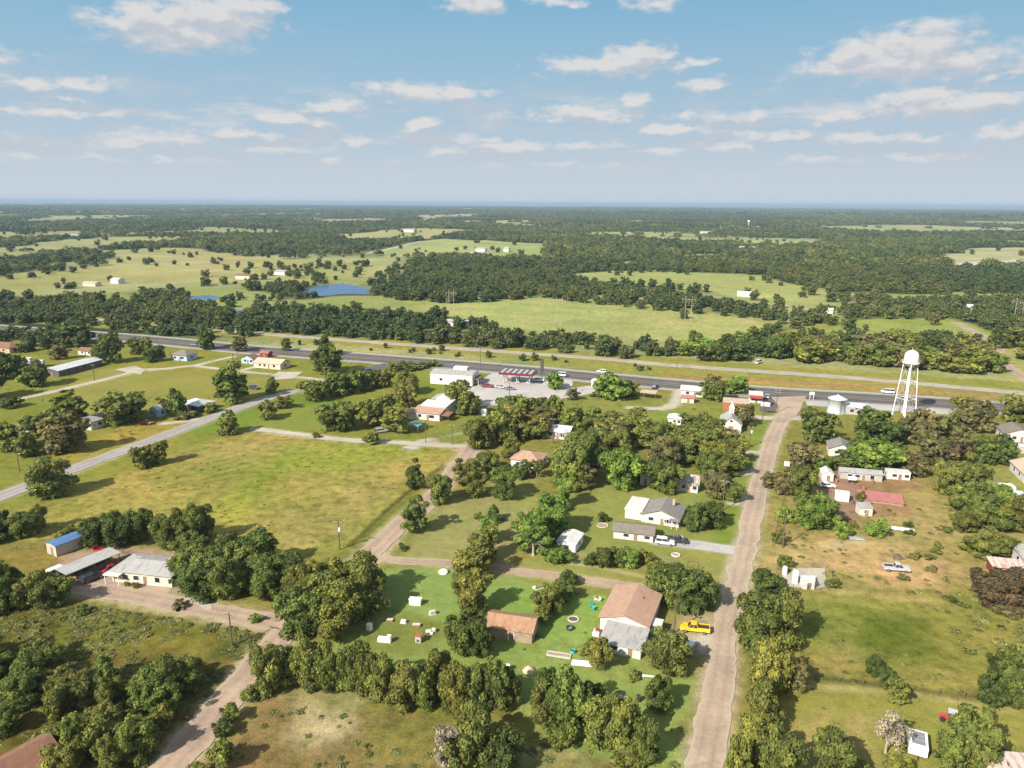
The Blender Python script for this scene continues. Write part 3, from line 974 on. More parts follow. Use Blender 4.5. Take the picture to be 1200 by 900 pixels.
sheet('dirt_yard', [(958, 560), (992, 556), (1010, 575), (1005, 610), (975, 605)], .025, road_mat('red_soil', L5((172, 134, 106)), L5((176, 140, 100)), .15, .05), 1.2, 14)
sheet('parking_lot', [(325, 436), (355, 436), (345, 444), (316, 446)], .16, GRAVEL, .5, 15)
sheet('concrete_slab', [(423, 432), (452, 425), (458, 428), (428, 440)], .03, ASPHALT, .3, 16)
# rails
for o_ in (-.72, .72):
    r_ = strip('railway_rail', RAILS, .14, .16, STEEL, 0, 6, off=o_, cols=2)
# far pale ground: sand pit and bare yards
SAND = road_mat('pale_sand', L5((226, 214, 188)), L5((206, 192, 150)), .1, 0)
sheet('sand_pit', [(1118, 309), (1150, 306), (1165, 309), (1185, 304), (1204, 306), (1200, 311), (1165, 313), (1130, 313)], .05, SAND, 8, 21, step=12)
sheet('sand_pit', [(1088, 296), (1105, 293), (1112, 297), (1095, 301)], .05, SAND, 8, 22, step=12)
sheet('sand_yard', [(530, 298), (568, 293), (572, 297), (560, 300), (532, 300)], .05, SAND, 5, 23, step=12)
WATER = water_mat()
sheet('pond', [(352, 341), (375, 335), (400, 332), (422, 336), (434, 341), (430, 345), (405, 344), (375, 347), (362, 346)], .06, WATER, 6, 31, step=6)
sheet('pond', [(212, 349), (235, 346), (254, 347), (252, 352), (232, 352), (220, 357), (213, 354)], .06, WATER, 4, 32, step=6)
sheet('pond', [(270, 365), (285, 363), (297, 367), (288, 371), (274, 370)], .06, WATER, 3, 33, step=6)
# ------------------------------------------------------------------ vegetation: prototypes
def unit_rand(rng, n):
    v = rng.normal(size=(n, 3))
    return v / np.linalg.norm(v, axis=1)[:, None]


def leaf_quads(pos, nrm, size, rng):
    n = len(pos)
    t = np.cross(nrm, rng.normal(size=(n, 3))); t /= np.linalg.norm(t, axis=1)[:, None] + 1e-9
    b = np.cross(nrm, t)
    s = (size * rng.uniform(.6, 1.4, n))[:, None]
    a = t * s; c = b * s * .62
    k = nrm * s * .18
    v = np.stack([pos - a, pos - c * 1.0 + k, pos + a, pos + c + k], 1).reshape(-1, 3)
    f = np.arange(n * 4).reshape(-1, 4)
    return v, f


def crown_mesh(name, kind, seed, nleaf, leaf, mat):
    """foliage of a tree 10 m high: many leaf clumps through the crown's volume"""
    rng = np.random.default_rng(seed)
    H = 10.0
    if kind == 'cedar':
        t = rng.random(nleaf) ** 1.25
        r = 2.6 * (1 - t) ** .75 * (.55 + .5 * rng.random(nleaf)) * (.85 + .3 * np.sin(t * 40))
        a = rng.random(nleaf) * 6.283
        r *= 1 + .22 * np.sin(a * 3 + t * 9 + seed)
        pos = np.stack([r * np.cos(a), r * np.sin(a), .5 + t * 9.5], 1)
        nrm = np.stack([np.cos(a), np.sin(a), np.full(nleaf, .45)], 1) + rng.normal(size=(nleaf, 3)) * .5
        lv = np.clip(rng.normal(.45, .2, nleaf), 0, 1)
        blobs = None
    else:
        cfg = {'broad': ((4.9, 4.9, 4.5), 5.2, 62, (.7, 1.45), .55), 'tall': ((3.2, 3.2, 4.8), 5.1, 48, (.6, 1.15), .5), 'loose': ((3.2, 3.2, 4.7), 5.2, 46, (.45, .9), .15),
               'bush': ((4.6, 4.6, 5.0), 3.6, 44, (.8, 1.6), .5), 'bare': ((3.6, 3.6, 4.2), 5.6, 26, (.6, 1.2), .1)}[kind]
        (rx, ry, rz), cz, nb, (b0, b1), core = cfg
        d = unit_rand(rng, nb * 3)
        d = d[d[:, 2] > -.93][:nb]
        nb = len(d)
        # lobed envelope so the outline is uneven
        ang = np.arctan2(d[:, 1], d[:, 0])
        lob = 1 + .24 * np.sin(ang * 2 + seed) + .18 * np.sin(ang * 3 + seed * 2.3) + .16 * np.sin(d[:, 2] * 5 + seed)
        rad = rng.uniform(.45, .86, nb) * lob
        rad[: nb // 4] *= .5
        c = d * rad[:, None] * np.array([rx, ry, rz]) + np.array([0, 0, cz])
        br = rng.uniform(b0, b1, nb)
        if kind in ('broad', 'tall', 'loose'):
            ns = 13 if kind == 'broad' else 9
            a_ = rng.uniform(0, 6.283, ns); q_ = rng.uniform(.25, .78, ns)
            c = np.concatenate([c, np.stack([np.cos(a_) * rx * q_, np.sin(a_) * ry * q_, rng.uniform(1.0, 2.3, ns)], 1)])
            br = np.concatenate([br, rng.uniform(b0, b1, ns) * .95]); nb = len(c)
        if kind == 'bush': c[:, 2] = np.maximum(c[:, 2], br * .6)
        w = br ** 2; w /= w.sum()
        k = rng.choice(nb, nleaf * 2, p=w)
        dd = unit_rand(rng, nleaf * 2)
        dd[:, 2] = np.where(dd[:, 2] < -.6, -dd[:, 2] * .6, dd[:, 2])
        dd /= np.linalg.norm(dd, axis=1)[:, None]
        rr = br[k] * (.62 + .5 * rng.random(nleaf * 2) ** .8 + .6 * (rng.random(nleaf * 2) < .14) * rng.random(nleaf * 2))
        pos = c[k] + dd * rr[:, None] * np.array([1.05, 1.05, .9])
        # drop most of what lies deep inside other clumps
        deep = np.zeros(len(pos), bool)
        for j in range(nb):
            q = np.linalg.norm(pos - c[j], axis=1) < br[j] * .62
            deep |= q & (k != j)
        keep = ~deep | (rng.random(len(pos)) < .12)
        pos, dd, k = pos[keep][:nleaf], dd[keep][:nleaf], k[keep][:nleaf]
        pos[:, 2] = np.maximum(pos[:, 2], .15)
        nleaf = len(pos)
        nrm = dd + rng.normal(size=(nleaf, 3)) * .42
        clump = rng.random(nb)
        lv = np.clip(clump[k] * .5 + rng.random(nleaf) * .5, 0, 1)
        blobs = (c, br)
    nrm /= np.linalg.norm(nrm, axis=1)[:, None]
    v, f = leaf_quads(pos, nrm, leaf, rng)
    me = np_mesh(name, v, f, mat, [('lv', 'FLOAT', 'FACE', lv)])
    return me, blobs


def trunk_mesh(name, kind, seed, blobs, mat):
    rnd = random.Random(seed)
    mb = MB()
    if kind == 'cedar':
        mb.tube((0, 0, 0), (0, 0, 8.5), .22, .05, 6)
    else:
        top = Vector((rnd.uniform(-.3, .3), rnd.uniform(-.3, .3), 4.2))
        mid = Vector((rnd.uniform(-.2, .2), rnd.uniform(-.2, .2), 2.0))
        r0 = .34 if kind in ('broad',) else .24
        mb.tube((0, 0, -.1), (0, 0, .35), r0 * 1.5, r0 * 1.05, 7)
        mb.tube((0, 0, .35), mid, r0 * 1.05, r0 * .85, 7)
        mb.tube(mid, top, r0 * .85, r0 * .6, 7)
        c = blobs[0]
        order = sorted(range(len(c)), key=lambda i: -np.hypot(c[i][0], c[i][1]))
        nl = {'bare': 24, 'loose': 20}.get(kind, 10)
        for i in order[:nl]:
            st = mid.lerp(top, rnd.random())
            e = Vector(c[i]); m = st.lerp(e, .5) + Vector((0, 0, .3))
            mb.tube(st, m, r0 * .42, r0 * .28, 5); mb.tube(m, e, r0 * .28, r0 * .1, 5)
            for _ in range({'bare': 7, 'loose': 3}.get(kind, 0)):
                p = m.lerp(e, rnd.uniform(.3, 1)); d = Vector((rnd.gauss(0, 1), rnd.gauss(0, 1), rnd.gauss(.5, .7)))
                mb.tube(p, p + d.normalized() * rnd.uniform(.7, 1.5), r0 * .11, r0 * .03, 3, cap=False)
        mb.tube(top, top + Vector((0, 0, 3.2)), r0 * .55, r0 * .15, 5)
    me_o = mb.build(name, mat)
    me = me_o.data
    bpy.data.objects.remove(me_o)
    return me


LEAF = leaf_mat('foliage')
BARK = weathered('bark', (.11, .085, .065), .25, .95, 1.5)
PALEBARK = weathered('pale_bark', (.34, .31, .26), .2, .9, 1.5)
PROTO = {}
SPEC = {'b': ('broad', 5, (11000, .31), (2600, .58)), 't': ('tall', 4, (8600, .28), (2200, .54)), 'l': ('loose', 2, (4600, .29), (1600, .46)),
        'c': ('cedar', 2, (5200, .32), (1800, .5)), 'g': ('bare', 1, (1500, .24), (700, .4)), 's': ('bush', 3, (3600, .42), (1100, .75))}
SIZE = {'b': (10.6, 9.7), 't': (7.0, 10.0), 'l': (6.9, 10.0), 'c': (4.8, 10.0), 'g': (7.6, 10.0), 's': (10.6, 9.0)}


def proto(code, lod, i):
    key = (code, lod, i)
    if key not in PROTO:
        kind, n, near, mid = SPEC[code]
        nl, ls = near if lod == 0 else mid
        sd = {'b': 10, 't': 30, 'l': 50, 'c': 70, 'g': 90, 's': 110}[code] + i * 3
        cm, bl = crown_mesh('crown_' + kind, kind, sd, nl, ls, LEAF)
        tm = None if code == 's' else trunk_mesh('trunk_' + kind, kind, sd, bl, PALEBARK if code in 'gl' else BARK)
        PROTO[key] = (cm, tm)
    return PROTO[key]


TONE = {  # species colours, as the leaf's own colour
    'd': ((.058, .082, .024), 'dark green'), 'o': ((.106, .124, .034), 'olive green'), 'g': ((.100, .158, .034), 'bright green'), 'r': ((.102, .102, .046), 'brownish'),
    'y': ((.126, .142, .036), 'yellow green'), 'p': ((.066, .056, .034), 'purple brown'), 'm': ((.086, .112, .030), 'mid green'), 'w': ((.19, .18, .145), 'grey'), 'h': ((.13, .11, .06), 'pale brown')}
SHAPE = {'b': 'rounded tree', 't': 'upright tree', 'l': 'thin tree', 'c': 'conical tree', 'g': 'bare tree', 's': 'low bush'}
TNAME = {'b': 'broad_tree', 't': 'upright_tree', 'l': 'open_tree', 'c': 'conical_tree', 'g': 'bare_tree', 's': 'bush'}
ORD = 'first second third fourth fifth sixth seventh eighth ninth tenth eleventh twelfth thirteenth fourteenth fifteenth sixteenth seventeenth eighteenth nineteenth twentieth'.split()
TREE_COUNT = [0, 0]
TRNG = random.Random(4)
PROTOTREE = {}


def put_tree(x, y, w, h, code, label, group):
    k, tn = code[0], code[1]
    r = math.hypot(x, y)
    lod = 0 if r < 235 else 1
    i = TRNG.randrange(SPEC[k][1])
    cm, tm = proto(k, lod, i)
    pw, ph = SIZE[k]
    sx, sz = w / pw, h / ph
    if code[2:] == '' and k != 's': sx *= 1.05
    c = TONE[tn][0]; jit = TRNG.uniform(.85, 1.18); hue = TRNG.uniform(-.10, .10)
    jit *= 1.5
    colr = (min(1, c[0] * 1.12 * jit * (1 + hue)), min(1, c[1] * jit), c[2] * jit, 1)
    yaw = TRNG.random() * 6.28
    sc = (sx * TRNG.uniform(.86, 1.14), sx * TRNG.uniform(.86, 1.14), sz * TRNG.uniform(.93, 1.08))
    if k == 's':
        o = bpy.data.objects.new('bush', cm); link(o)
        o.location = (x, y, -.05); o.rotation_euler = (0, 0, yaw); o.scale = sc; o.color = colr
        tag(o, label, 'bush', group); TREE_COUNT[1] += 1
        return o
    e = empty(TNAME[k], (x, y, 0), yaw, label, 'tree', group)
    e.scale = sc
    e.rotation_euler = (TRNG.gauss(0, .045), TRNG.gauss(0, .045), yaw)
    a = bpy.data.objects.new('crown', cm); link(a, e); a.color = colr
    b = bpy.data.objects.new('trunk', tm); link(b, e)
    TREE_COUNT[0] += 1
    return e


def nth(i):
    return ORD[i] if i < len(ORD) else str(i + 1) + 'th'


def plant(phrase, items, group=None):
    """a row or cluster of trees: (u, v of the foot, crown width px, height px, code)"""
    items = sorted((t for t in items if t[0] + t[2] * .5 > 3 and t[0] - t[2] * .5 < 1197 and t[1] - t[3] < 896), key=lambda t: t[0])
    kinds = {}
    for t in items:
        kinds.setdefault(('bush' if t[4][0] == 's' else 'tree', t[4][1] if len(items) > 1 else t[4][1], t[4][0]), []).append(t)
    for t in items:
        u, v, wp, hp, code = t
        same = kinds[('bush' if code[0] == 's' else 'tree', code[1], code[0])]
        base = f"{TONE[code[1]][1]} {SHAPE[code[0]]}"
        if len(same) > 1:
            i = same.index(t)
            lab = f"{nth(i)} {base} from left {phrase}"
        else:
            lab = f"{base} {phrase}"
        if len(lab.split()) > 16: print('LONG', lab)
        s = ppm(v)
        x, y = G(u, v)
        el = math.atan2(CAM_H, math.hypot(x, y))
        w = wp / s
        h = max(hp / s - w * .30 * math.sin(el), hp / s * .55) / math.cos(el)
        d = w * .34  # the photographed foot is the near edge of the crown
        L = math.hypot(x, y)
        put_tree(x * (1 + d / L), y * (1 + d / L), w, h, code, lab, group or ('trees ' + phrase if code[0] != 's' else 'bushes ' + phrase))


def thicket(phrase, poly, n, wpx, hpx, codes, seed, gap=.62):
    """trees of a dense stand inside an outline"""
    rnd = random.Random(seed)
    us, vs = [p[0] for p in poly], [p[1] for p in poly]
    got, tries = [], 0
    while len(got) < n and tries < 6000:
        tries += 1
        u, v = rnd.uniform(min(us), max(us)), rnd.uniform(min(vs), max(vs))
        if poly_sd(np.array([float(u)]), np.array([float(v)]), poly)[0] < 0: continue
        k = gap * (1 if tries < 2500 else .75)
        if any(abs(u - a[0]) < wpx * k and abs(v - a[1]) < wpx * k * .45 for a in got): continue
        f = rnd.uniform(.78, 1.2)
        got.append((u, v, wpx * f, hpx * rnd.uniform(.82, 1.15) * (.6 + .4 * f), rnd.choice(codes)))
    plant(phrase, got)


# ------------------------------------------------------------------ every tree one can tell apart
T = plant
T('by the brown roofed house at the far left', [(44, 397, 18, 11, 'bd'), (62, 404, 30, 22, 'bd'), (86, 405, 40, 24, 'bd')])
T('between the long metal roof and the highway', [(128, 427, 32, 35, 'bm'), (70, 422, 24, 17, 'lr'), (160, 416, 22, 20, 'bm'), (184, 425, 22, 22, 'bd'), (172, 410, 18, 15, 'bo'), (243, 411, 26, 28, 'bd'), (281, 413, 22, 20, 'lr'), (335, 412, 14, 15, 'ly')])
T('left of the long metal roof', [(8, 446, 34, 34, 'bd'), (40, 456, 42, 28, 'bm'), (15, 479, 24, 15, 'bd'), (-12, 470, 40, 40, 'bd'), (22, 436, 24, 20, 'bo')])
T('above the bend of the paved road', [(84, 506, 40, 52, 'to'), (147, 499, 58, 40, 'bm'), (193, 486, 17, 20, 'to'), (75, 535, 62, 46, 'br'), (42, 513, 32, 26, 'bd'), (10, 530, 36, 36, 'bm'), (34, 537, 30, 28, 'bm'), (-16, 520, 36, 40, 'bd')])
T('beside the paved road', [(62, 588, 54, 48, 'bo'), (167, 551, 30, 28, 'bo'), (186, 546, 24, 30, 'bo'), (268, 511, 31, 29, 'bo')])
T('near the small grey roofed cottage', [(274, 474, 38, 44, 'tm'), (320, 462, 17, 19, 'bm'), (208, 489, 24, 32, 'bm'), (247, 485, 19, 14, 'so'), (224, 490, 22, 9, 'sr'), (215, 493, 16, 10, 'sr'), (314, 493, 22, 23, 'bo'), (332, 480, 22, 18, 'ly'), (368, 471, 36, 27, 'bm'), (395, 466, 28, 30, 'bm'), (383, 440, 40, 36, 'bd'), (383, 418, 20, 24, 'td')])
T('around the store with two white roofs', [(400, 508, 50, 38, 'bo'), (371, 514, 10, 9, 'so'), (412, 462, 30, 32, 'bm'), (432, 458, 26, 24, 'bm'), (449, 456, 30, 24, 'bo'), (475, 464, 32, 30, 'bo'), (447, 502, 42, 44, 'bo'), (466, 510, 36, 36, 'lo'), (436, 522, 24, 18, 'so'), (477, 479, 28, 34, 'bo'), (537, 482, 32, 38, 'bm'), (549, 489, 28, 32, 'bo'), (420, 447, 22, 14, 'sg')])
T('in the hedge behind the white metal store', [(460, 438, 16, 14, 'sm'), (472, 436, 18, 11, 'sm'), (484, 435, 18, 10, 'sm'), (496, 433, 18, 10, 'sm'), (508, 431, 16, 10, 'sm')])
T('along the dirt road beside the meadow', [(487, 577, 26, 38, 'td'), (516, 594, 32, 37, 'bm'), (488, 628, 32, 46, 'lm'), (541, 572, 24, 34, 'lo'), (553, 568, 26, 34, 'to'), (472, 646, 11, 9, 'sd')])
T('left of the orange roofed bungalow', [(562, 530, 40, 44, 'bo'), (586, 522, 40, 40, 'bo'), (557, 586, 32, 33, 'bm'), (590, 587, 34, 38, 'bm'), (573, 556, 30, 28, 'bo'), (579, 613, 18, 22, 'cd'), (611, 564, 24, 22, 'bm'), (629, 561, 20, 22, 'lm'), (560, 610, 12, 10, 'sm'), (599, 540, 26, 26, 'bo')])
T('beside the leaning white shed', [(625, 658, 46, 58, 'lg'), (648, 632, 44, 52, 'tg'), (658, 598, 26, 42, 'tg'), (636, 640, 36, 44, 'tg'), (655, 663, 40, 22, 'sg'), (642, 610, 26, 30, 'tm')])
T('behind the lawn of the grey roofed house', [(666, 576, 52, 60, 'bo'), (690, 560, 40, 50, 'bm'), (684, 577, 32, 36, 'lr'), (728, 576, 56, 52, 'bg'), (778, 582, 46, 46, 'bm'), (752, 566, 26, 26, 'bm'), (707, 613, 15, 13, 'sd')])
T('in the shrubbery below the pale garage', [(707, 668, 30, 28, 'sd'), (724, 664, 26, 24, 'sm'), (740, 668, 24, 28, 'tg'), (757, 664, 26, 20, 'so'), (692, 664, 18, 16, 'sd')])
T('in the row along the stone lot', [(553, 684, 44, 46, 'to'), (556, 726, 38, 52, 'bo'), (567, 664, 32, 44, 'to'), (572, 640, 26, 36, 'lg'), (545, 700, 26, 30, 'bo'), (556, 745, 30, 28, 'bo'), (540, 772, 46, 46, 'bm'), (564, 776, 36, 40, 'bd')])
T('between the wooden barn and the red roofed house', [(635, 733, 28, 38, 'to'), (648, 724, 30, 36, 'bm'), (662, 708, 28, 26, 'bm'), (667, 688, 20, 18, 'bd'), (640, 712, 22, 22, 'bo')])
T('at the back lane behind the red roofed house', [(778, 712, 52, 54, 'bm'), (800, 720, 52, 56, 'bd'), (822, 718, 46, 42, 'bm'), (770, 690, 30, 30, 'bm')])
T('around the grey lean-to roof', [(780, 796, 56, 52, 'bo'), (772, 840, 42, 40, 'bm'), (700, 788, 34, 36, 'bo'), (687, 770, 18, 14, 'sm'), (742, 800, 18, 14, 'sy')])
T('in the hedgerow under the stone lot', [(315, 818, 46, 58, 'bo'), (340, 806, 36, 48, 'ty'), (360, 814, 40, 58, 'bo'), (384, 816, 40, 58, 'bm'), (408, 818, 38, 58, 'bo'), (430, 822, 38, 56, 'bm'), (452, 828, 38, 56, 'bo'), (475, 836, 40, 60, 'to'), (496, 836, 34, 54, 'bo'), (516, 824, 40, 56, 'bo'), (420, 786, 24, 20, 'bm')])
T('in the hedgerow under the barn', [(536, 842, 40, 60, 'bo'), (558, 840, 38, 56, 'bm'), (580, 838, 40, 60, 'bm'), (600, 832, 30, 42, 'bo'), (590, 812, 26, 24, 'sy')])
T('at the foot of the brown field', [(552, 908, 70, 66, 'bo'), (585, 915, 50, 50, 'bd'), (524, 905, 40, 52, 'lw')])
T('in the hedgerow near the street corner', [(640, 838, 46, 48, 'bd'), (662, 868, 66, 72, 'bm'), (636, 858, 40, 52, 'bo'), (690, 842, 38, 40, 'bd'), (700, 884, 42, 70, 'to'), (720, 888, 38, 72, 'ty'), (742, 884, 24, 58, 'cy'), (756, 898, 40, 48, 'bm'), (655, 884, 36, 28, 'sm'), (735, 905, 50, 30, 'so')])
T('in the row east of the tan street', [(897, 716, 46, 48, 'bd'), (884, 772, 62, 66, 'bm'), (912, 764, 54, 64, 'bm'), (916, 730, 34, 30, 'bd'), (900, 822, 58, 66, 'by'), (893, 800, 46, 46, 'bm'), (896, 862, 50, 56, 'bo'), (882, 905, 52, 60, 'by'), (905, 925, 60, 62, 'bo'), (862, 925, 30, 60, 'sy')])
T('in the south-east paddock', [(932, 816, 32, 46, 'lr'), (972, 925, 54, 62, 'bo'), (1036, 892, 44, 58, 'gw'), (1022, 792, 22, 24, 'bd'), (1037, 808, 24, 27, 'bd'), (1052, 828, 26, 34, 'lo'), (1050, 915, 36, 26, 'by'), (1135, 910, 66, 74, 'bo'), (1110, 905, 42, 50, 'bm'), (1160, 832, 36, 44, 'bd'), (1182, 834, 40, 60, 'bm'), (1176, 800, 30, 44, 'bd'), (1200, 815, 40, 62, 'bo'), (1120, 860, 22, 22, 'sd'), (1165, 895, 30, 24, 'so'), (1002, 918, 40, 30, 'so')])
T('near the red sided house', [(1166, 716, 64, 46, 'bp'), (1195, 712, 48, 48, 'bp'), (1150, 698, 36, 30, 'bp'), (1147, 656, 44, 30, 'bo'), (1172, 655, 40, 30, 'bo'), (1116, 707, 12, 9, 'sd'), (1180, 724, 40, 16, 'sr')])
T('around the red dirt yard', [(905, 574, 24, 22, 'lr'), (917, 582, 28, 26, 'br'), (938, 586, 34, 46, 'bm'), (930, 580, 24, 24, 'bd'), (920, 616, 26, 24, 'sg'), (950, 624, 52, 42, 'bg'), (966, 612, 34, 30, 'bg'), (985, 630, 26, 24, 'sg'), (1025, 632, 30, 24, 'sg'), (1008, 588, 14, 14, 'sm'), (968, 590, 12, 10, 'sd')])
T('in the grove east of the street mouth', [(953, 521, 48, 42, 'bd'), (941, 552, 44, 36, 'br'), (985, 555, 38, 24, 'bm'), (1020, 520, 52, 42, 'bd'), (1042, 524, 40, 32, 'bd'), (1016, 508, 26, 22, 'bd'), (1020, 554, 56, 42, 'bg'), (1048, 552, 34, 34, 'bm'), (1002, 550, 26, 26, 'bg'), (962, 556, 22, 20, 'bg')])
T('in the brown grove right of the water tower', [(1075, 524, 48, 44, 'br'), (1088, 546, 46, 40, 'br'), (1070, 560, 34, 30, 'br'), (1112, 552, 44, 38, 'bp'), (1102, 512, 30, 26, 'ro' if False else 'bo'), (1140, 508, 42, 38, 'br'), (1130, 488, 30, 26, 'bo'), (1188, 496, 36, 38, 'bo'), (1152, 545, 36, 34, 'bd'), (1170, 547, 36, 40, 'bd'), (1125, 524, 28, 26, 'br')])
T('in the thicket right of the dirt yard', [(1112, 582, 40, 42, 'bo'), (1138, 586, 44, 46, 'bo'), (1128, 602, 40, 38, 'bo'), (1150, 612, 42, 40, 'bm'), (1172, 606, 40, 36, 'bg'), (1130, 626, 36, 30, 'bo'), (1160, 626, 42, 36, 'bo'), (1186, 624, 36, 40, 'bo'), (1204, 618, 34, 40, 'bm'), (1108, 562, 26, 22, 'so')])
T('around the white church', [(868, 502, 30, 26, 'br'), (838, 472, 32, 28, 'bm'), (862, 463, 34, 22, 'bg'), (835, 457, 22, 18, 'br'), (828, 500, 24, 18, 'so'), (885, 470, 12, 8, 'sm')])
T('beside the yard of the patchy roofed cottage', [(838, 588, 34, 38, 'br'), (858, 590, 26, 24, 'bo'), (815, 626, 30, 36, 'bd'), (833, 622, 30, 34, 'bd')])
T('between the filling station and the highway', [(650, 457, 22, 20, 'bg'), (718, 470, 40, 30, 'bg'), (671, 470, 16, 16, 'lr'), (738, 466, 26, 20, 'bo'), (700, 466, 16, 10, 'sm')])
thicket('in woods left of the grey cottage', [(592, 494), (640, 490), (655, 506), (625, 522), (590, 518)], 9, 32, 32, ['bo', 'bo', 'lr', 'bm', 'ty'], 3)
thicket('in the woods round the small red roof', [(665, 500), (740, 502), (770, 512), (820, 518), (800, 535), (700, 538), (665, 526)], 18, 34, 30, ['bo', 'bm', 'br', 'bo', 'lo', 'tm'], 5)
thicket('in woods behind the patchy roofed cottage', [(770, 530), (800, 522), (835, 520), (858, 532), (860, 562), (835, 570), (825, 550), (770, 555)], 15, 36, 32, ['bo', 'br', 'bo', 'bm'], 7)
thicket('left of the dirt road junction', [(222, 680), (280, 668), (345, 682), (352, 714), (230, 710)], 14, 48, 47, ['bm', 'bo', 'bm', 'bd'], 9)
thicket('right of the dirt road junction', [(350, 754), (348, 725), (395, 700), (428, 702), (444, 722), (405, 754)], 11, 50, 52, ['bo', 'by', 'bm'], 11)
thicket('in the row behind the blue roofed shed', [(108, 644), (200, 650), (240, 655), (232, 640), (120, 628)], 9, 36, 44, ['bm', 'bd', 'bm'], 13)
T('at the left edge above the blue roofed shed', [(30, 632, 34, 34, 'bm'), (42, 628, 30, 30, 'bo'), (4, 630, 26, 34, 'bd'), (-12, 640, 40, 36, 'bm'), (82, 626, 18, 12, 'sm'), (105, 628, 20, 14, 'sd'), (70, 632, 16, 10, 'sy')])
T('below the open vehicle shed', [(38, 714, 34, 42, 'bo'), (62, 716, 40, 42, 'bo'), (52, 700, 30, 30, 'by'), (10, 722, 40, 44, 'bd'), (-8, 700, 36, 46, 'bm'), (98, 722, 18, 12, 'sd'), (18, 690, 24, 20, 'bd')])
thicket('in the thicket at the lower left edge', [(-25, 775), (50, 785), (75, 820), (60, 870), (-25, 870)], 8, 44, 40, ['bm', 'bo', 'bd', 'so', 'lo'], 15)
thicket('in the south-west thicket', [(70, 800), (160, 805), (200, 825), (190, 890), (110, 905), (60, 890)], 11, 40, 38, ['bo', 'bm', 'so', 'bd', 'lm', 'sm'], 17)
thicket('in the thicket shading the dirt road', [(172, 806), (222, 800), (226, 812), (205, 840), (190, 852), (176, 845)], 8, 40, 40, ['bo', 'bm', 'sm'], 19)
thicket('beside the lower left rusty roof', [(60, 890), (160, 880), (195, 895), (180, 925), (60, 925)], 6, 48, 44, ['bo', 'by', 'bm'], 21)
T('along the dirt road near the lower edge', [(272, 850, 26, 24, 'sm'), (262, 868, 28, 22, 'sd'), (262, 905, 40, 40, 'sm'), (295, 825, 26, 22, 'so'), (300, 732, 16, 12, 'sg'), (328, 722, 12, 10, 'sd'), (232, 915, 26, 20, 'so')])
T('by the low pale house', [(160, 690, 12, 8, 'so'), (225, 660, 34, 32, 'bo'), (210, 716, 20, 12, 'lr'), (150, 688, 8, 7, 'so')])
T('on the verge by the fenced tanks', [(918, 668, 18, 20, 'so'), (975, 690, 18, 12, 'sm'), (1000, 620, 12, 10, 'so'), (912, 640, 16, 22, 'lo')])
thicket('across the rails above the church', [(800, 425), (868, 425), (868, 413), (850, 408), (800, 412)], 8, 28, 24, ['bo', 'bm', 'bd', 'bg'], 23)
thicket('across the rails by the white truck', [(880, 420), (930, 424), (928, 412), (885, 410)], 7, 30, 26, ['bo', 'bm', 'bd'], 25)
thicket('across the rails behind the water tower', [(945, 428), (1040, 432), (1100, 438), (1168, 442), (1150, 418), (1060, 413), (960, 412)], 26, 36, 27, ['bo', 'bm', 'br', 'bo', 'by', 'bd'], 27, .5)
thicket('right of the far dirt road', [(1160, 408), (1230, 400), (1230, 428), (1195, 424)], 6, 36, 28, ['bo', 'bd', 'bo'], 29, .5)
thicket('on the dry east lot', [(1040, 690), (1060, 610), (1100, 600), (1125, 640), (1120, 690)], 9, 16, 8, ['so', 'sm', 'sr', 'sd'], 33)
print('TREES', TREE_COUNT)


# ------------------------------------------------------------------ stuff: woods farther off and weeds
def scatter(name, pos, yaw, scl, idx, protos):
    n = len(pos)
    me = bpy.data.meshes.new(name + '_points')
    me.vertices.add(n); me.vertices.foreach_set('co', np.ascontiguousarray(pos, np.float32).ravel())
    for an, ty, d in (('yaw', 'FLOAT_VECTOR', np.stack([np.zeros(n), np.zeros(n), yaw], 1)), ('scl', 'FLOAT_VECTOR', scl), ('pick', 'INT', idx)):
        a = me.attributes.new(an, ty, 'POINT')
        a.data.foreach_set('vector' if ty == 'FLOAT_VECTOR' else 'value', np.ascontiguousarray(d, np.int32 if ty == 'INT' else np.float32).ravel())
    c = bpy.data.collections.new(name + '_kinds')
    for i, (m, colr) in enumerate(protos):
        p = bpy.data.objects.new(f'{name}_kind_{i:02d}', m); p.color = colr
        c.objects.link(p)
    ng = bpy.data.node_groups.new(name, 'GeometryNodeTree')
    ng.interface.new_socket('Geometry', in_out='INPUT', socket_type='NodeSocketGeometry')
    ng.interface.new_socket('Geometry', in_out='OUTPUT', socket_type='NodeSocketGeometry')
    N, L = ng.nodes.new, ng.links.new
    gi, go = N('NodeGroupInput'), N('NodeGroupOutput')
    ci = N('GeometryNodeCollectionInfo'); ci.inputs['Collection'].default_value = c
    ci.inputs['Separate Children'].default_value = True; ci.inputs['Reset Children'].default_value = True
    ip = N('GeometryNodeInstanceOnPoints'); ip.inputs['Pick Instance'].default_value = True

    def attr(an, ty):
        a = N('GeometryNodeInputNamedAttribute'); a.data_type = ty; a.inputs['Name'].default_value = an
        return [o for o in a.outputs if o.enabled and o.name == 'Attribute'][0]
    e2r = N('FunctionNodeEulerToRotation')
    L(attr('yaw', 'FLOAT_VECTOR'), e2r.inputs[0])
    L(gi.outputs[0], ip.inputs['Points']); L(ci.outputs[0], ip.inputs['Instance'])
    L(attr('pick', 'INT'), ip.inputs['Instance Index'])
    L(e2r.outputs[0], ip.inputs['Rotation']); L(attr('scl', 'FLOAT_VECTOR'), ip.inputs['Scale'])
    L(ip.outputs[0], go.inputs[0])
    o = bpy.data.objects.new(name, me); link(o)
    md = o.modifiers.new('scatter', 'NODES'); md.node_group = ng
    return tag(o, kind='stuff')


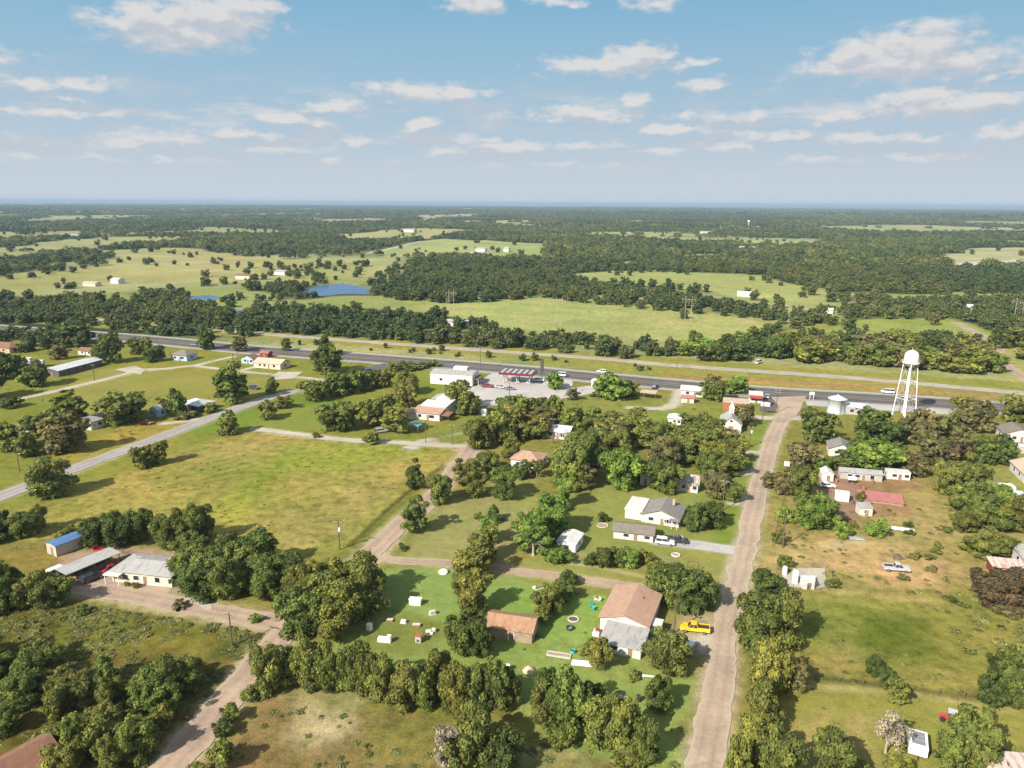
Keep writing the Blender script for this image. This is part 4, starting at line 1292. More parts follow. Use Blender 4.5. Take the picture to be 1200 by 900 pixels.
def clump_mesh(name, seed, nt_, nleaf, leaf, mat, spread):
    """a patch of woodland canopy: several crowns side by side"""
    rng = np.random.default_rng(seed)
    P, Nn, LV = [], [], []
    for k in range(nt_):
        cx, cy = rng.normal(size=2) * spread * .42
        h = rng.uniform(8, 12.5); w = rng.uniform(4.0, 6.0)
        d = unit_rand(rng, nleaf // nt_)
        d[:, 2] = np.abs(d[:, 2]) * 1.0 - .3 * (rng.random(len(d)) < .35)
        lump = 1 + .22 * np.sin(d[:, 0] * 5 + seed + k) * np.cos(d[:, 1] * 5 + k)
        P.append(np.stack([cx + d[:, 0] * w * lump, cy + d[:, 1] * w * lump, h * .42 + d[:, 2] * h * .56 * lump], 1))
        Nn.append(d + rng.normal(size=d.shape) * .45)
        LV.append(np.clip(rng.random() * .5 + rng.random(len(d)) * .5, 0, 1))
    P, Nn, LV = np.concatenate(P), np.concatenate(Nn), np.concatenate(LV)
    P[:, 2] = np.maximum(P[:, 2], .2)
    Nn /= np.linalg.norm(Nn, axis=1)[:, None]
    v, f = leaf_quads(P, Nn, leaf, rng)
    return np_mesh(name, v, f, mat, [('lv', 'FLOAT', 'FACE', LV)])


FARLEAF = leaf_mat('far_foliage', [(0, (.074, .106, .050)), (.35, (.106, .134, .056)), (.7, (.132, .150, .062)), (1, (.146, .148, .066))])


def build_woods():
    rng = np.random.default_rng(8)
    single = [crown_mesh(f'wood_crown_{i}', k, 200 + i, 760, .85, FARLEAF)[0] for i, k in enumerate(('broad', 'broad', 'tall', 'bush'))]
    small = [clump_mesh(f'wood_clump_{i}', 300 + i, 4, 380, 1.5, FARLEAF, 13) for i in range(3)]
    big = [clump_mesh(f'wood_patch_{i}', 400 + i, 16, 640, 2.4, FARLEAF, 44) for i in range(3)]
    protos = [(m, (1, 1, 1, 1)) for m in single + small + big]
    P, Y, S, I = [], [], [], []

    def add(x, y, s, i, zs=None):
        n = len(x)
        P.append(np.stack([x, y, terrain(x, y) - .1], 1)); Y.append(rng.random(n) * 6.283)
        S.append(np.stack([s, s, s * (1 if zs is None else zs)], 1)); I.append(i)
    half = R(44)
    # belts behind the railway: traced outlines, dense
    belts = [([(-40, 366), (60, 368), (130, 368), (225, 374), (330, 384), (480, 394), (600, 402), (600, 410), (470, 402), (330, 391), (225, 383), (120, 376), (60, 376), (-40, 374)], 5.5, .95),
             ([(-40, 368), (60, 360), (140, 358), (250, 366), (260, 376), (120, 371), (-40, 377)], 7, 1.0),
             ([(300, 384), (320, 370), (370, 368), (420, 374), (480, 382), (560, 392), (560, 400), (430, 394)], 6.5, 1.1),
             ([(530, 386), (570, 388), (640, 393), (700, 396), (770, 404), (795, 412), (740, 418), (640, 408), (560, 402)], 6.5, 1.05),
             ([(560, 396), (780, 410), (780, 417), (560, 404)], 6.5, .9),
             ([(300, 398), (480, 410), (620, 420), (760, 432), (770, 428), (620, 415), (480, 405), (300, 394)], 9, .45),
             ([(640, 338), (700, 333), (780, 345), (860, 358), (980, 372), (985, 378), (880, 372), (840, 366), (780, 362), (700, 352), (650, 348)], 8, 1.1),
             ([(870, 358), (990, 360), (1100, 352), (1230, 358), (1230, 375), (1150, 372), (1050, 366), (960, 375)], 10, .9),
             ([(985, 380), (1060, 388), (1150, 392), (1230, 380), (1230, 392), (1140, 402), (1050, 398), (980, 392)], 12, .6),
             ([(425, 332), (520, 318), (640, 330), (650, 345), (560, 350), (500, 352), (430, 342)], 8, 1.1),
             ([(480, 384), (500, 365), (530, 366), (532, 376), (500, 384)], 6, 1.0),
             ([(170, 350), (215, 340), (222, 352), (205, 360), (175, 356)], 7, 1.0), ([(180, 345), (240, 342), (330, 345), (335, 350), (240, 347)], 8, .7)]
    for poly, gap, sz in belts:
        w = np.array(GP([(u, v + 4) for u, v in poly])); sz *= .86
        x0, y0, x1, y1 = w[:, 0].min(), w[:, 1].min(), w[:, 0].max(), w[:, 1].max()
        n = int((x1 - x0) * (y1 - y0) / gap ** 2)
        x, y = rng.uniform(x0, x1, n), rng.uniform(y0, y1, n)
        sdv = poly_sd(x, y, w) + (fbm(x, y, 30, 7, 3) - .5) * 10
        k = (sdv > 0) & (rng.random(n) < .35 + .65 * np.clip(fbm(x, y, 45, 9, 2) * 3 - .8, 0, 1))
        x, y = x[k], y[k]
        s = rng.uniform(.55, 1.15, len(x)) * sz * .92
        add(x, y, s, rng.choice([0, 1, 2, 3], len(x), p=[.4, .3, .18, .12]), rng.uniform(.8, 1.15, len(x)))

    def ring(r0, r1, gap, choices, smin, smax, dens=1.0, p=None, open_trees=.0):
        area = half * (r1 ** 2 - r0 ** 2)
        n = int(area / gap ** 2)
        r = np.sqrt(rng.uniform(r0 ** 2, r1 ** 2, n)); a = rng.uniform(-half, half, n)
        x, y = r * np.sin(a), r * np.cos(a)
        fm = forest_mask(x, y)
        k = (rng.random(n) < fm * dens) | (rng.random(n) < open_trees * np.clip(fbm(x, y, 110, 91, 3) * 9 - 3.9, .08, 2.4))
        x, y = x[k], y[k]
        add(x, y, rng.uniform(smin, smax, len(x)), rng.choice(choices, len(x), p=p), rng.uniform(.65, 1.1, len(x)))
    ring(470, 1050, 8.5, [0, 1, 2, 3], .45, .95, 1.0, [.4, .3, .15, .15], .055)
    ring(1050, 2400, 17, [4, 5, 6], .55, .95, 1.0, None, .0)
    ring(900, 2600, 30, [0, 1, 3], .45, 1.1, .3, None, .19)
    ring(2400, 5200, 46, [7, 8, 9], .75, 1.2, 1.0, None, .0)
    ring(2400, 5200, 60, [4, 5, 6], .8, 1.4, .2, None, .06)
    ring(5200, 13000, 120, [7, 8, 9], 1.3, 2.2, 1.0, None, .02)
    P_, Y_, S_, I_ = np.concatenate(P), np.concatenate(Y), np.concatenate(S), np.concatenate(I)
    # keep the ponds, the railway, the highway and the far road open
    keep = np.ones(len(P_), bool)
    for pond in ([(345, 344), (375, 333), (425, 332), (438, 341), (430, 347), (375, 350)], [(210, 350), (235, 345), (256, 346), (254, 353), (222, 359)], [(268, 365), (285, 362), (299, 367), (288, 373)],
                 [(522, 383), (522, 372), (552, 372), (556, 383)], [(640, 438), (640, 434), (700, 440), (700, 444)]):
        w = np.array(GP(pond)); keep &= poly_sd(P_[:, 0], P_[:, 1], w) < 1
    nearp = np.hypot(P_[:, 0], P_[:, 1]) < 900
    for ln, wd in ((GP(HWY), 15.0), (GP(RAILS), 6.0), (GP([(1190, 436), (1168, 418), (1168, 402), (1120, 378)]), 6), (GP([(430, 297), (450, 293), (475, 287), (492, 283)]), 16)):
        keep &= line_d(P_[:, 0], P_[:, 1], ln) > wd
    P_, Y_, S_, I_ = P_[keep], Y_[keep], S_[keep], I_[keep]
    print('WOOD INSTANCES', len(P_))
    scatter('woodland', P_, Y_, S_, I_, protos)


build_woods()


def build_weeds():
    rng = np.random.default_rng(12)
    mats = leaf_mat('weed_leaves', [(0, (.17, .18, .07)), (.4, (.23, .22, .09)), (.75, (.27, .24, .11)), (1, (.18, .20, .06))])
    protos = []
    for i in range(3):
        n = 60
        d = unit_rand(rng, n); d[:, 2] = np.abs(d[:, 2])
        pos = d * np.array([.7, .7, .3]) * rng.uniform(.5, 1.1, n)[:, None]
        v, f = leaf_quads(pos, d * .4 + np.array([-.3, -.3, .8]) + rng.normal(size=(n, 3)) * .35, .15, rng)
        protos.append((np_mesh(f'weed_tuft_{i}', v, f, mats, [('lv', 'FLOAT', 'FACE', rng.random(n))]), (1, 1, 1, 1)))
    areas = [([(0, 622), (130, 562), (260, 522), (520, 530), (500, 560), (405, 640), (230, 645), (120, 612), (0, 640)], .035, .6),
             ([(-30, 700), (90, 708), (250, 730), (320, 745), (200, 895), (170, 910), (-30, 910)], .9, 1.0),
             ([(95, 708), (250, 730), (300, 745), (265, 768), (60, 765)], .9, .9),
             ([(905, 690), (1220, 690), (1220, 830), (960, 800), (905, 760)], .05, .8),
             ([(905, 600), (1110, 570), (1140, 690), (900, 690)], .10, .9),
             ([(260, 905), (310, 820), (480, 838), (560, 860), (800, 890), (800, 910)], .25, .9),
             ([(905, 800), (1200, 840), (1200, 905), (905, 905)], .06, .8),
             ([(1060, 690), (1220, 690), (1220, 790), (1120, 770)], .12, 1.3),
             ([(20, 560), (250, 490), (150, 500), (60, 530)], .08, .8), ([(0, 470), (330, 450), (300, 500), (100, 500)], .02, .7),
             ([(600, 450), (900, 470), (880, 500), (640, 490)], .03, .8), ([(640, 690), (720, 700), (690, 780), (600, 780)], .05, .7), ([(830, 640), (905, 640), (870, 800), (820, 900), (790, 900), (820, 760)], .03, .6)]
    X, Yy, S = [], [], []
    roadl = [(GP(r[0]), r[1] / 2 + .4) for r in ROADS]
    for poly, dn, sz in areas:
        w = np.array(GP(poly))
        x0, y0, x1, y1 = w[:, 0].min(), w[:, 1].min(), w[:, 0].max(), w[:, 1].max()
        n = int((x1 - x0) * (y1 - y0) * dn)
        x, y = rng.uniform(x0, x1, n), rng.uniform(y0, y1, n)
        k = (poly_sd(x, y, w) > .5) & (rng.random(n) < np.clip(fbm(x, y, 11, 19, 4) * 3.4 - 1.1, 0, 1))
        for ln, hw in roadl: k &= line_d(x, y, ln) > hw
        k &= poly_sd(x, y, np.array(GP([(70, 690), (55, 640), (240, 650), (235, 695), (190, 705)]))) < 0
        x, y = x[k], y[k]
        X.append(x); Yy.append(y); S.append(rng.uniform(.5, 1.3, len(x)) * sz)
    X, Yy, S = np.concatenate(X), np.concatenate(Yy), np.concatenate(S)
    print('WEEDS', len(X))
    scatter('weeds', np.stack([X, Yy, np.zeros(len(X))], 1), rng.random(len(X)) * 6.28, np.stack([S, S, S * rng.uniform(.5, 1.2, len(X))], 1), rng.integers(0, 3, len(X)), protos)


build_weeds()
# ------------------------------------------------------------------ buildings
C = lambda c, k=.62: s2l(c, k)
WHITE_SIDING = weathered('white_siding', (.55, .535, .51), .08, .7, .8, plank=('Z', 1.6))
WHITE_METAL = weathered('white_metal', (.60, .595, .58), .06, .45, .5, corr=('X', 1.2))
WHITE_ROOF = weathered('white_roof', (.58, .575, .56), .08, .5, .5, corr=('X', 1.0), stain=(.45, .41, .36))
CREAM = weathered('cream_wall', (.56, .50, .40), .1, .8, .7)
TANBRICK = weathered('tan_brick', (.42, .31, .21), .15, .85, 1.6)
REDBRICK = weathered('red_brick', (.33, .115, .06), .18, .9, 1.6)
BLUEWALL = weathered('pale_blue_wall', (.34, .44, .52), .1, .7, .8)
DARKWALL = weathered('dark_wall', (.10, .09, .085), .2, .8, 1)
GREYWALL = weathered('grey_wall', (.36, .35, .34), .12, .8, 1)
WOODWALL = weathered('weathered_boards', (.32, .25, .18), .25, .9, 1.2, plank=('X', 2.2))
REDWALL = weathered('red_boards', (.22, .06, .045), .2, .8, 1.2, plank=('X', 2))
R_ORANGE = weathered('terracotta_shingle', (.39, .25, .18), .13, .9, .9, plank=('Y', 1.8), stain=(.33, .20, .14))
R_BARN = weathered('rusty_barn_roof', (.34, .20, .125), .16, .9, .8, corr=('X', 1.2), stain=(.24, .13, .08))
R_GREY = weathered('grey_shingle', (.215, .205, .19), .15, .9, .9, plank=('Y', 2.0), stain=(.17, .165, .16))
R_BROWNGREY = weathered('brown_grey_shingle', (.19, .165, .14), .15, .9, .9, plank=('Y', 2.0))
R_PALEGREY = weathered('pale_grey_roof', (.34, .335, .33), .1, .6, .6, corr=('X', 1.0), stain=(.22, .215, .20))
R_METAL = weathered('silver_metal_roof', (.50, .52, .55), .1, .42, .4, corr=('X', .8), stain=(.38, .37, .36), spec=.5)
R_BLUE = weathered('blue_metal_roof', (.075, .16, .34), .12, .5, .5, corr=('X', 1.0), spec=.4)
R_RED = weathered('red_metal_roof', (.28, .11, .095), .15, .6, .6, corr=('X', 1.0), stain=(.42, .16, .14))
R_PINKRED = weathered('faded_red_metal', (.36, .135, .125), .15, .7, .6, corr=('Y', 1.0), stain=(.36, .17, .15))
R_TAN = weathered('tan_roof', (.46, .37, .29), .12, .85, .8, plank=('Y', 1.8))
R_BROWN = weathered('brown_shingle', (.22, .115, .075), .2, .9, .9, plank=('Y', 1.8))
R_PATCHY = weathered('patchy_roof', (.42, .36, .33), .2, .8, .7, corr=('X', 1.2), stain=(.20, .11, .08))
R_STRIPE = weathered('red_streaked_metal', (.48, .40, .36), .1, .7, .8, corr=('X', .25), stain=(.36, .09, .07))
GLASS = plain('window_glass', (.03, .035, .045), .12, 0, .6)
TRIM = plain('white_trim', (.70, .69, .66), .6)
DOORM = plain('door_paint', (.24, .16, .11), .6)
REDPAINT = plain('red_paint', (.28, .045, .04), .5)
STEELW = plain('white_painted_steel', (.78, .78, .76), .4)
GALV = plain('galvanised_steel', (.52, .58, .63), .5, .0)
DARKSTEEL = plain('dark_steel', (.05, .05, .055), .5, .3)
WOODPOLE = weathered('pole_timber', (.13, .095, .07), .2, .95, 2)
CONCRETE = weathered('concrete', (.46, .44, .40), .12, .9, 1.2)
CONCWHITE = weathered('whitewashed_concrete', (.74, .72, .66), .08, .85, 1.2)
RUST = weathered('rust', (.26, .12, .06), .25, .9, 1.5)


def volume(parent, cx, cy, w, d, h, roof, rise, wm, rm, ov=.4, names=('wall', 'roof'), th=.14):
    """walls with a roof over them, as two parts"""
    mb = MB(); rb = MB(); e = .012
    x0, x1, y0, y1 = cx - w / 2, cx + w / 2, cy - d / 2, cy + d / 2
    if roof == 'gable_y':
        mb.prism([(x0, 0), (x1, 0), (x1, h - e), (cx, h + rise - e), (x0, h - e)], y0, y1)
        s = ov * rise / (w / 2)
        rb.prism([(x0 - ov, h - s), (cx, h + rise), (cx, h + rise + th), (x0 - ov, h - s + th)], y0 - ov, y1 + ov)
        rb.prism([(cx, h + rise), (x1 + ov, h - s), (x1 + ov, h - s + th), (cx, h + rise + th)], y0 - ov, y1 + ov)
    elif roof == 'gable_x':
        mb.prism([(y0, 0), (y1, 0), (y1, h - e), (cy, h + rise - e), (y0, h - e)], x0, x1, 'x')
        s = ov * rise / (d / 2)
        rb.prism([(y0 - ov, h - s), (cy, h + rise), (cy, h + rise + th), (y0 - ov, h - s + th)], x0 - ov, x1 + ov, 'x')
        rb.prism([(cy, h + rise), (y1 + ov, h - s), (y1 + ov, h - s + th), (cy, h + rise + th)], x0 - ov, x1 + ov, 'x')
    elif roof == 'hip':
        mb.box(x0, x1, y0, y1, 0, h - e)
        a0, a1, b0, b1 = x0 - ov, x1 + ov, y0 - ov, y1 + ov
        if w >= d:
            k = d / 2; r0, r1 = (cx - w / 2 + k, cy), (cx + w / 2 - k, cy)
        else:
            k = w / 2; r0, r1 = (cx, cy - d / 2 + k), (cx, cy + d / 2 - k)
        if abs(w - d) < .2:
            r0, r1 = (cx - .4, cy), (cx + .4, cy)
        vs = [(a0, b0, h), (a1, b0, h), (a1, b1, h), (a0, b1, h), (a0, b0, h + th), (a1, b0, h + th), (a1, b1, h + th), (a0, b1, h + th), (*r0, h + rise), (*r1, h + rise)]
        base = [(0, 3, 2, 1), (0, 1, 5, 4), (1, 2, 6, 5), (2, 3, 7, 6), (3, 0, 4, 7)]
        if w >= d - .2:
            top = [(4, 5, 9, 8), (6, 7, 8, 9), (5, 6, 9), (7, 4, 8)]
        else:
            top = [(4, 5, 8), (5, 6, 9, 8), (6, 7, 9), (7, 4, 8, 9)]
        rb.add(vs, base + top)
    elif roof == 'shed':
        mb.prism([(y0, 0), (y1, 0), (y1, h + rise - e), (y0, h - e)], x0, x1, 'x')
        s = ov * rise / d
        rb.prism([(y0 - ov, h - s), (y1 + ov, h + rise + s), (y1 + ov, h + rise + s + th), (y0 - ov, h - s + th)], x0 - ov, x1 + ov, 'x')
    elif roof == 'flat':
        mb.box(x0, x1, y0, y1, 0, h - e)
        rb.box(x0 - ov, x1 + ov, y0 - ov, y1 + ov, h, h + th + .06)
    if wm is not None:
        mb.build(names[0], wm, parent)
    rb.build(names[1], rm, parent)


def opening(parent, face, vol, t, z, w, h, kind='window', mat=None, frame=True):
    """a window or door set 3 cm proud of a wall; t runs along the wall, -1..1"""
    cx, cy, W, D = vol
    p, q = .03, .05
    name = kind
    def bar(mb, a0, a1, z0, z1, dep):
        if face == 'front': mb.box(cx + a0, cx + a1, cy - D / 2 - dep, cy - D / 2 + .02, z0, z1)
        elif face == 'back': mb.box(cx + a0, cx + a1, cy + D / 2 - .02, cy + D / 2 + dep, z0, z1)
        elif face == 'left': mb.box(cx - W / 2 - dep, cx - W / 2 + .02, cy + a0, cy + a1, z0, z1)
        else: mb.box(cx + W / 2 - .02, cx + W / 2 + dep, cy + a0, cy + a1, z0, z1)
    half = (W if face in ('front', 'back') else D) / 2
    c = t * half
    m = MB(); bar(m, c - w / 2, c + w / 2, z, z + h, p)
    o = m.build(name, mat or (GLASS if kind == 'window' else DOORM), parent)
    if frame:
        m = MB(); k = .1
        for a0, a1, z0, z1 in ((c - w / 2 - k, c - w / 2, z - k, z + h + k), (c + w / 2, c + w / 2 + k, z - k, z + h + k), (c - w / 2, c + w / 2, z + h, z + h + k), (c - w / 2, c + w / 2, z - k, z)):
            bar(m, a0, a1, max(z0, .02), z1, q)
        m.build('frame', TRIM, o)
    return o


def house(name, label, u, v, w, d, h, roof, rise, wm, rm, yaw=-21, ov=.4, wins=(2, 1, 1), door='front', group=None, cat='house', extra=None, frame=True):
    x, y = G(u, v)
    e = empty(name, (x, y, 0), R(yaw), label, cat, group)
    volume(e, 0, 0, w, d, h, roof, rise, wm, rm, ov)
    vol = (0, 0, w, d)
    wh = min(1.1, h * .4)
    if door:
        opening(e, door, vol, .12, .03, .95, min(2.05, h * .78), 'door', None, frame)
    for face, n in zip(('front', 'left', 'right'), wins):
        for i in range(n):
            t = -.72 + 1.44 * (i + .5) / n if n > 1 else (-.45 if face == door else 0)
            if face == door and abs(t - .12) * w / 2 < 1.2: t += .34
            opening(e, face, vol, t, h * .36, min(1.3, w / 5), wh, 'window', None, frame)
    if extra: extra(e)
    return e


# --- houses and sheds close by
def ex_red(e):
    volume(e, 1.0, -9.7, 7.6, 6.6, 1.95, 'shed', .35, WHITE_SIDING, R_PALEGREY, .3, ('lean_to_wall', 'lean_to_roof'))
    volume(e, 5.75, -3.2, 1.9, 2.4, 2.1, 'flat', 0, WHITE_SIDING, WHITE_ROOF, .15, ('side_room_wall', 'side_room_roof'))
    MB().box(-2.3, -.7, -6.26, -6.22, 2.75, 3.2).build('gable_vent', GREYWALL, e)
    MB().tube((2.0, 2.0, 3.4), (2.0, 2.0, 4.2), .09, n=8).build('vent_pipe', DARKSTEEL, e)
    opening(e, 'front', (1.0, -9.7, 7.6, 6.6), -.3, .8, 1.4, .8); opening(e, 'front', (1.0, -9.7, 7.6, 6.6), .5, .03, .9, 1.8, 'door')
house('shingle_house', 'white house with orange brown gable roof and grey lean-to beside the back lane', 739, 724, 9.2, 12.4, 2.75, 'gable_y', 1.25, WHITE_SIDING, R_ORANGE, -22, wins=(1, 2, 3), door=None, extra=ex_red)
house('wooden_barn', 'board walled barn with a rusty orange brown roof beside the stone lot', 600, 741, 9.0, 5.6, 2.4, 'gable_x', 1.15, WOODWALL, R_BARN, -14, .35, (0, 0, 0), 'front', cat='barn')


def ex_grey(e):
    volume(e, -7.1, .6, 4.4, 8.8, 2.5, 'flat', 0, WHITE_SIDING, WHITE_ROOF, .2, ('annex_wall', 'annex_roof'))
    m = MB()
    for sx in (3.2, 4.6): m.tube((sx, -6.1, 0), (sx, -6.1, 2.3), .07, n=6)
    m.build('porch_post', TRIM, e)
    MB().box(2.6, 5.2, -6.4, -4.95, 2.32, 2.44).build('porch_roof', R_GREY, e)
    MB().box(2.0, 2.6, 1.5, 2.1, 3.4, 4.9).build('chimney', TANBRICK, e)
house('gable_house', 'white house with large grey shingle roof and white flat roofed annex', 777, 607, 9.6, 9.0, 2.25, 'gable_y', 1.8, WHITE_SIDING, R_GREY, -22, wins=(3, 2, 2), extra=ex_grey)
house('garage', 'pale garage with a brown grey roof in front of the grey roofed house', 743, 628, 9.6, 5.2, 2.1, 'gable_x', .95, WHITE_SIDING, R_BROWNGREY, -15, wins=(2, 1, 1), cat='garage')
house('tin_shed', 'white roofed tin shed leaning into the green trees', 668, 640, 4.6, 6.4, 2.3, 'gable_y', .55, WHITE_METAL, WHITE_ROOF, -22, .25, (0, 1, 1), 'front', cat='shed')
house('bungalow', 'white bungalow with an orange tan hipped roof among trees', 620, 544, 9.2, 8.6, 2.6, 'hip', 1.9, WHITE_SIDING, R_ORANGE, -20, wins=(3, 2, 2))
house('cottage', 'small white cottage under a patchy rusted roof behind the lawn', 807, 572, 5.8, 6.2, 2.7, 'gable_x', 1.5, WHITE_SIDING, R_PATCHY, -21, wins=(2, 1, 1))
house('tall_shed', 'narrow white shed half hidden between two round trees', 757, 566, 2.8, 4.0, 3.1, 'shed', .3, WHITE_SIDING, WHITE_ROOF, -21, .2, (0, 1, 1), 'front', cat='shed')
house('cottage', 'white cottage with a pale blue grey roof inside the woods', 655, 511, 9.2, 6.6, 2.6, 'gable_x', 1.5, WHITE_SIDING, R_METAL, -20, wins=(3, 1, 1))
house('tin_cottage', 'small cottage with a bright red metal roof in the woods', 751, 512, 6.0, 5.0, 2.4, 'gable_x', 1.2, CREAM, R_RED, -20, wins=(2, 1, 1))
house('tall_shed', 'dark red shed in a shaded gap of the woods', 620, 496, 4.0, 3.6, 2.8, 'gable_y', .8, REDWALL, R_BROWN, -20, .25, (0, 1, 0), 'front', cat='shed')
house('cabin', 'white cabin with a hipped white roof beside the pale gravel drive', 791, 496, 4.8, 4.6, 2.6, 'hip', 1.4, WHITE_SIDING, WHITE_ROOF, -20, wins=(2, 1, 1))


# --- church
def build_church():
    x, y = G(856, 502)
    e = empty('church', (x, y, 0), R(-16), 'small white church with grey gable roof and a louvred steeple', 'church')
    volume(e, 0, 0, 7.2, 10.5, 3.2, 'gable_y', 2.5, WHITE_SIDING, R_PALEGREY, .35)
    vol = (0, 0, 7.2, 10.5)
    opening(e, 'front', vol, 0, .03, 1.7, 2.4, 'door'); opening(e, 'front', vol, 0, 3.9, .9, .8)
    for t in (-.65, 0, .65):
        opening(e, 'left', vol, t, 1.0, .9, 1.7); opening(e, 'right', vol, t, 1.0, .9, 1.7)
    m = MB().box(-.85, .85, 1.2, 2.9, 4.9, 7.3)
    st = m.build('steeple', WHITE_SIDING, e)
    MB().add([(-1.05, 1.0, 7.3), (1.05, 1.0, 7.3), (1.05, 3.1, 7.3), (-1.05, 3.1, 7.3), (0, 2.05, 9.6)], [(0, 1, 4), (1, 2, 4), (2, 3, 4), (3, 0, 4), (3, 2, 1, 0)]).build('spire', WHITE_METAL, st)
    MB().box(-.45, .45, 1.16, 1.19, 5.9, 6.9).build('louvre', GREYWALL, st)
build_church()


# --- the south-west yard
def ex_low(e):
    m = MB().box(-4.5, -3.4, .6, 1.5, 3.0, 3.5); m.build('roof_vent', TRIM, e)
    MB().box(3.0, 3.8, 1.2, 2.0, 3.1, 3.7).build('chimney', TANBRICK, e)
    volume(e, -6.0, -4.75, 3.6, 1.4, 2.3, 'flat', 0, None, WHITE_ROOF, .1, ('porch_wall', 'porch_roof'))
    m = MB()
    for px in (-7.6, -4.4): m.box(px - .06, px + .06, -5.35, -5.23, 0, 2.3)
    m.build('porch_post', TRIM, e)
house('ranch_house', 'low pale house with a wide grey hipped roof by the dirt lane', 180, 675, 14.2, 7.6, 2.6, 'hip', 1.25, CREAM, R_GREY if False else R_PALEGREY, -10, wins=(4, 1, 2), extra=ex_low)
house('storage_shed', 'long pale shed with a bright blue metal roof', 83, 642, 3.9, 8.6, 2.6, 'gable_y', .35, weathered('ribbed_tan_metal', (.40, .36, .30), .1, .6, .6, corr=('Y', 1.2)), R_BLUE, -30, .12, (0, 0, 0), 'front', cat='shed', frame=False)


def build_carport(name, label, u, v, w, d, h, rise, rm, yaw, posts=4, cat='carport', backwall=None):
    x, y = G(u, v)
    e = empty(name, (x, y, 0), R(yaw), label, cat)
    volume(e, 0, 0, w, d, h, 'shed' if rise else 'flat', rise, None, rm, .2)
    for i in range(posts):
        for sx in (-1, 1):
            py = -d / 2 + .2 + (d - .4) * i / (posts - 1)
            hh = h + rise * (py + d / 2) / d if rise else h
            MB().box(sx * (w / 2 - .1) - .07, sx * (w / 2 - .1) + .07, py - .07, py + .07, 0, hh - .02).build('post', WOODPOLE, e)
    if backwall:
        MB().box(-w / 2 + .2, -w / 2 + .3, -d / 2 + .35, d / 2 - .35, .02, h - .05).build('back_wall', backwall, e)
    return e
build_carport('vehicle_shed', 'open vehicle shed with a long grey metal roof', 106, 671, 4.4, 11.5, 2.7, .25, R_PALEGREY, -33, 5, backwall=DARKWALL)
house('rusty_house', 'house with a rusty brown roof at the lower left corner', 24, 912, 6.4, 8.5, 2.6, 'gable_y', 1.6, CREAM, R_BROWN, -34, wins=(1, 1, 2))

# --- north-west
house('ranch_house', 'brown roofed ranch house at the left edge by the highway', 6, 411, 20, 9, 2.8, 'hip', 2.2, TANBRICK, R_BROWN, -20, wins=(4, 1, 2), frame=False)
house('metal_building', 'long low building with a silver metal roof beside the gravel drive', 86, 434, 9.5, 26, 2.9, 'gable_y', .9, DARKWALL, R_METAL, -14, .4, (1, 3, 4), 'front', cat='shed', frame=False)
house('mobile_home', 'white mobile home behind the long metal roof, the one farther left', 27, 426, 8, 3.4, 2.7, 'flat', 0, WHITE_METAL, WHITE_ROOF, 10, .1, (3, 1, 1), 'front', 'mobile homes left of the metal roof', 'mobile home', frame=False)
house('mobile_home', 'white mobile home touching the left end of the long metal roof', 40, 430, 9, 3.8, 3.0, 'gable_x', .4, WHITE_METAL, WHITE_ROOF, 14, .1, (3, 1, 1), 'front', 'mobile homes left of the metal roof', 'mobile home', frame=False)
house('small_house', 'low house with a faded red roof under the tall grey tree', 104, 415, 9, 5, 2.4, 'gable_x', 1.1, WHITE_SIDING, R_BROWN, -18, wins=(2, 1, 1), frame=False)
house('hip_house', 'dark hipped house beside the junction of two gravel drives', 216, 421, 10, 7.5, 2.8, 'hip', 2.2, BLUEWALL, R_BROWNGREY, -18, wins=(3, 1, 1), frame=False)
house('ranch_house', 'wide cream roofed ranch house in the lawn by the highway', 319, 430, 15.5, 8, 2.7, 'gable_x', 1.6, CREAM, R_TAN, -19, wins=(4, 1, 1), frame=False)
house('small_house', 'pale blue cottage with a red roof beside the cream roofed ranch house', 294, 425, 7, 5.5, 2.8, 'gable_y', 1.5, BLUEWALL, R_BROWN, -19, wins=(2, 1, 1), frame=False)
house('tin_cottage', 'tiny red roofed shed behind the cream roofed ranch house', 312, 418, 5, 4, 2.3, 'gable_x', .9, REDWALL, R_RED, -19, wins=(0, 0, 0), cat='shed', frame=False)
house('cottage', 'dark walled cottage with a pale silver roof near the paved road', 232, 479, 10, 8.2, 2.6, 'hip', 1.7, DARKWALL, R_METAL, -24, wins=(3, 1, 1), frame=False)
house('tall_shed', 'light blue cottage between dark trees above the paved road', 186, 487, 4.4, 4.2, 2.9, 'gable_y', 1.2, BLUEWALL, R_METAL, -22, .2, (1, 1, 1), 'front', cat='cottage', frame=False)
house('small_house', 'white house with a pale roof behind the tall dark conifer', 110, 500, 6.6, 7.2, 3.1, 'gable_y', 1.3, WHITE_SIDING, R_PALEGREY, -22, wins=(2, 1, 1), frame=False)
house('cabin', 'little cabin with a white hipped roof among trees by the lamp pole', 22, 515, 4.8, 4.4, 2.4, 'hip', 1.2, CREAM, WHITE_ROOF, -22, wins=(1, 1, 1), frame=False)


# --- shops by the highway
def ex_store(e):
    MB().box(-1, 5.5, 1.0, 4.6, 5.2, 6.9).build('roof_block', WHITE_METAL, e)
    MB().box(10.05, 12.6, -4.4, 4.4, 3.0, 3.2).build('awning', R_BROWN, e)
    for py in (-4.1, 0, 4.1): MB().box(12.35, 12.5, py - .08, py + .08, 0, 3.0).build('awning_post', TRIM, e)
    for t in (-.2, .5): opening(e, 'right', (0, 0, 20, 10.5), t, .4, 2.6, 2.0)
house('metal_store', 'large white metal store beside the parking lot', 533, 448, 20, 10.5, 4.9, 'gable_x', .8, WHITE_METAL, R_PALEGREY, -14, .15, (3, 2, 0), 'front', cat='store', extra=ex_store, frame=False)


